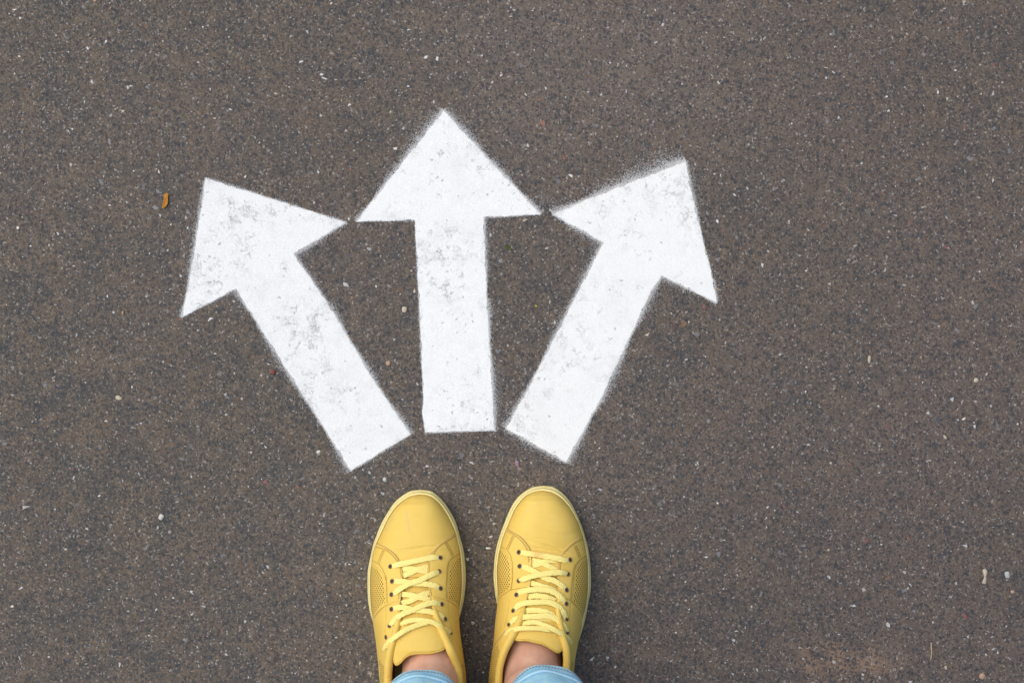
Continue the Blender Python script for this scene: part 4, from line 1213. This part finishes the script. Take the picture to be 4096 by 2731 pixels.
for e_ in (-1, 1):
    rings_loft(bm, [((BX + e_ * .066, -.350, 1.475), (.006, 0, 0), (0, .010, 0)), ((BX + e_ * .073, -.353, 1.495), (.007, 0, 0), (0, .016, 0)), ((BX + e_ * .075, -.356, 1.515), (.006, 0, 0), (0, .015, 0)), ((BX + e_ * .070, -.355, 1.528), (.005, 0, 0), (0, .008, 0))], 12)
    sx = BX + e_ * .168
    # arm hanging, forearm slightly forward
    rings_loft(bm, [((sx - e_ * .03, -.385, 1.315), (.040, 0, 0), (0, .045, 0)), ((sx + e_ * .012, -.388, 1.27), (.046, 0, 0), (0, .048, 0)), ((sx + e_ * .035, -.395, 1.17), (.040, 0, 0), (0, .043, 0)), ((sx + e_ * .050, -.402, 1.05), (.033, 0, 0), (0, .036, 0)),
                    ((sx + e_ * .055, -.392, .98), (.036, 0, 0), (0, .038, 0)), ((sx + e_ * .060, -.375, .90), (.028, 0, 0), (0, .030, 0)), ((sx + e_ * .062, -.360, .825), (.019, 0, 0), (0, .026, 0)),
                    ((sx + e_ * .062, -.357, .80), (.016, 0, 0), (0, .032, 0)), ((sx + e_ * .060, -.354, .765), (.014, 0, 0), (0, .041, 0)), ((sx + e_ * .057, -.352, .735), (.011, 0, 0), (0, .039, 0))])
    hx0 = sx + e_ * .057
    for fy, ln, cu in ((-.027, .070, .016), (-.009, .080, .020), (.009, .074, .022), (.026, .058, .024)):
        yy = -.352 - fy
        rings_loft(bm, [((hx0, yy, .745), (.009, 0, 0), (0, .0088, 0)), ((hx0 - e_ * cu * .25, yy, .735 - ln * .35), (.0084, 0, 0), (0, .0082, 0)), ((hx0 - e_ * cu * .8, yy, .735 - ln * .70), (.0078, 0, 0), (0, .0076, 0)), ((hx0 - e_ * cu * 1.5, yy, .735 - ln), (.006, 0, 0), (0, .006, 0))], 12)
    rings_loft(bm, [((hx0 - e_ * .004, -.326, .790), (.011, 0, 0), (0, .012, 0)), ((hx0 - e_ * .014, -.308, .765), (.0095, 0, 0), (0, .0095, 0)), ((hx0 - e_ * .020, -.300, .742), (.0085, 0, 0), (0, .0085, 0)), ((hx0 - e_ * .022, -.298, .725), (.006, 0, 0), (0, .006, 0))], 12)
bmesh.ops.recalc_face_normals(bm, faces=bm.faces[:])
me = D.meshes.new("body"); bm.to_mesh(me); bm.free()
body = link("body", me, M["skin"]); own(body)
md = body.modifiers.new("Remesh", 'REMESH'); md.mode = 'VOXEL'; md.voxel_size = .0035; md.use_smooth_shade = True
md2 = body.modifiers.new("Smooth", 'SMOOTH'); md2.factor = .6; md2.iterations = 10


def jeans():
    V, F, UV, FA, SE = [], [], [], [], []
    n = 120
    for s, L in LEG.items():
        hx, hy = L['hx'], L['hy']
        rx, ry = .0405, .0395
        # (z, radius add, fade, seam plus painted groove shade); starts inside, folds round the hem edge
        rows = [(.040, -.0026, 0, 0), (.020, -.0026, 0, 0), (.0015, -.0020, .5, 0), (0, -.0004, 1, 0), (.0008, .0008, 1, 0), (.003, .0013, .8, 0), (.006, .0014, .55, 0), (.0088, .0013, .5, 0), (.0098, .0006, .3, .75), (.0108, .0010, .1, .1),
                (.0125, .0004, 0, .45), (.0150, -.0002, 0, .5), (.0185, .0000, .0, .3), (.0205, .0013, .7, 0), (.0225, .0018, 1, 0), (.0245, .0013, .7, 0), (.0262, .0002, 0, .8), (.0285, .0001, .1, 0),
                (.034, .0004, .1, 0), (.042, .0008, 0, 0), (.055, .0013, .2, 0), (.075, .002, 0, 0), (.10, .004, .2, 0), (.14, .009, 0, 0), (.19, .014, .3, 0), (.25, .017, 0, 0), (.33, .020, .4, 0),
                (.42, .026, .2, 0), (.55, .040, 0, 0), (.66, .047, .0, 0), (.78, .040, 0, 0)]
        b0 = len(V)
        for (dz, dr, fa, se) in rows:
            z = HEMZ + dz
            t = min(1, max(0, (z - .14) / .32)); t2 = min(1, max(0, (z - .46) / .4))
            cx = hx + (L['kx'] - hx) * t + (L['hipx'] * .93 - L['kx']) * t2
            cy = hy - .030 * t - .012 * t2
            for i in range(n):
                a = 2 * math.pi * i / n
                wob = .0010 * math.sin(3 * a + s) * min(1, dz * 30 + .6) + .0006 * math.sin(7 * a + dz * 90)
                wr = .0022 * math.sin(dz * 95 + 2.2 * math.sin(a * 2 + s)) * sm(dz)
                r1, r2 = rx + dr + wob + wr, ry + dr + wob + wr
                tilt = .004 * math.cos(a + (.6 if s > 0 else -.4)) * max(0, 1 - dz * 12) - .009 * math.sin(a) * max(0, 1 - dz * 8) * .3
                V.append((cx + r1 * math.cos(a), cy + r2 * math.sin(a), z + tilt))
                UV.append((a * .04, z)); FA.append(fa); SE.append(se)
        for k in range(len(rows) - 1):
            for i in range(n):
                j = (i + 1) % n
                F.append((b0 + k * n + i, b0 + k * n + j, b0 + (k + 1) * n + j, b0 + (k + 1) * n + i))
    # seat and waist
    b0 = len(V)
    rr = [(.79, .10, .075), (.83, .165, .105), (.90, .178, .115), (.97, .165, .108), (1.04, .150, .100), (1.045, .146, .096), (1.0, .140, .09)]
    for (z, a_, b_) in rr:
        for i in range(n):
            a = 2 * math.pi * i / n
            V.append((-.035 + a_ * math.cos(a), -.385 + b_ * math.sin(a), z)); UV.append((a * .1, z)); FA.append(0); SE.append(0)
    for k in range(len(rr) - 1):
        for i in range(n):
            j = (i + 1) % n
            F.append((b0 + k * n + i, b0 + k * n + j, b0 + (k + 1) * n + j, b0 + (k + 1) * n + i))
    me = D.meshes.new("jeans"); me.from_pydata(V, [], F)
    uvl = me.uv_layers.new(name="UVMap")
    for lp in me.loops: uvl.data[lp.index].uv = UV[lp.vertex_index]
    for nm, arr in (("fade", FA), ("seam", SE)):
        at = me.attributes.new(nm, 'FLOAT', 'POINT'); at.data.foreach_set("value", [float(q) for q in arr])
    o = link("jeans", me, M["denim"]); own(o)
    # grey hem stitching: thread dashes round each leg opening
    for s, L in LEG.items():
        V8, F8 = [], []
        nd = 86
        for i in range(nd):
            a0 = 2 * math.pi * i / nd; a1 = a0 + 2 * math.pi / nd * .68
            bi = len(V8)
            for (a, dz, dr) in ((a0, .0091, .0024), (a0, .0104, .0024), (a1, .0104, .0024), (a1, .0091, .0024), (a0, .0091, .0003), (a0, .0104, .0003), (a1, .0104, .0003), (a1, .0091, .0003)):
                z = HEMZ + dz
                wob = .0010 * math.sin(3 * a + s) * min(1, dz * 30 + .6) + .0006 * math.sin(7 * a + dz * 90)
                tilt = .004 * math.cos(a + (.6 if s > 0 else -.4)) * max(0, 1 - dz * 12) - .009 * math.sin(a) * max(0, 1 - dz * 8) * .3
                r1, r2 = .0405 + dr - .0006 + wob, .0395 + dr - .0006 + wob
                V8.append((L['hx'] + r1 * math.cos(a), L['hy'] + r2 * math.sin(a), z + tilt))
            F8 += [tuple(bi + k for k in (0, 1, 2, 3))] + [tuple(bi + k for k in (k_ % 4, k_ % 4 + 4, (k_ + 1) % 4 + 4, (k_ + 1) % 4)) for k_ in range(4)]
        st = mesh("hem_stitching", V8, F8, M["gthread"], o, False)


def sm(dz):
    t = min(1, max(0, (dz - .03) / .05)); return t * t * (3 - 2 * t)


jeans()


# ------------------------------------------------------------------ sweater, hair, eyes
M["knit"] = m_plain("grey_knit", (.42, .43, .45), .9, 400, .3, .5, .1)
M["hair"] = m_plain("brown_hair", (.09, .05, .03), .5, 600, .4, .6, .3)
M["eye"] = m_plain("eye_white", (.75, .74, .72), .2, 100, .05, .0)
M["iris"] = m_plain("iris", (.06, .04, .03), .2, 100, .05, .0)
bm = bmesh.new()
rings_loft(bm, [((BX, -.388, .955), (.158, 0, 0), (0, .106, 0)), ((BX, -.388, .940), (.170, 0, 0), (0, .118, 0)), ((BX, -.386, .96), (.172, 0, 0), (0, .119, 0)), ((BX, -.384, 1.02), (.158, 0, 0), (0, .110, 0)), ((BX, -.380, 1.10), (.150, 0, 0), (0, .104, 0)),
                ((BX, -.378, 1.20), (.158, 0, 0), (0, .112, 0)), ((BX, -.380, 1.28), (.168, 0, 0), (0, .100, 0)), ((BX, -.382, 1.325), (.160, 0, 0), (0, .080, 0)), ((BX, -.380, 1.352), (.110, 0, 0), (0, .070, 0)), ((BX, -.372, 1.375), (.062, 0, 0), (0, .062, 0))], 48, True, False)
for e_ in (-1, 1):
    sx = BX + e_ * .168
    rings_loft(bm, [((sx - e_ * .05, -.385, 1.345), (.030, 0, 0), (0, .050, 0)), ((sx - e_ * .015, -.386, 1.330), (.052, 0, 0), (0, .060, 0)), ((sx + e_ * .010, -.388, 1.275), (.060, 0, 0), (0, .062, 0)), ((sx + e_ * .035, -.395, 1.17), (.052, 0, 0), (0, .055, 0)), ((sx + e_ * .050, -.402, 1.05), (.045, 0, 0), (0, .048, 0)),
                    ((sx + e_ * .055, -.392, .98), (.046, 0, 0), (0, .048, 0)), ((sx + e_ * .060, -.375, .90), (.038, 0, 0), (0, .040, 0)), ((sx + e_ * .062, -.362, .84), (.030, 0, 0), (0, .034, 0)), ((sx + e_ * .062, -.362, .838), (.026, 0, 0), (0, .030, 0)), ((sx + e_ * .062, -.365, .86), (.025, 0, 0), (0, .029, 0))], 32, True, False)
bmesh.ops.recalc_face_normals(bm, faces=bm.faces[:])
me = D.meshes.new("sweater"); bm.to_mesh(me); bm.free()
own(link("sweater", me, M["knit"]))
bm = bmesh.new()
rings_loft(bm, [((BX, -.385, 1.34), (.050, 0, 0), (0, .022, 0)), ((BX, -.392, 1.40), (.066, 0, 0), (0, .036, 0)), ((BX, -.388, 1.46), (.074, 0, 0), (0, .058, 0)), ((BX, -.378, 1.52), (.079, 0, 0), (0, .076, 0)),
                ((BX, -.364, 1.56), (.076, 0, 0), (0, .090, 0)), ((BX, -.360, 1.595), (.058, 0, 0), (0, .074, 0)), ((BX, -.360, 1.615), (.024, 0, 0), (0, .034, 0))], 32)
bmesh.ops.recalc_face_normals(bm, faces=bm.faces[:])
me = D.meshes.new("hair"); bm.to_mesh(me); bm.free()
own(link("hair", me, M["hair"]))
for e_ in (-1, 1):
    bm = bmesh.new()
    bmesh.ops.create_uvsphere(bm, u_segments=16, v_segments=10, radius=.0115)
    for f in bm.faces:
        if f.calc_center_median().y > .0095: f.material_index = 1
    me = D.meshes.new("eye"); bm.to_mesh(me); bm.free()
    me.materials.append(M["eye"]); me.materials.append(M["iris"])
    o = link("eye", me, None); o.location = (BX + e_ * .030, -.2715, 1.495); own(o)
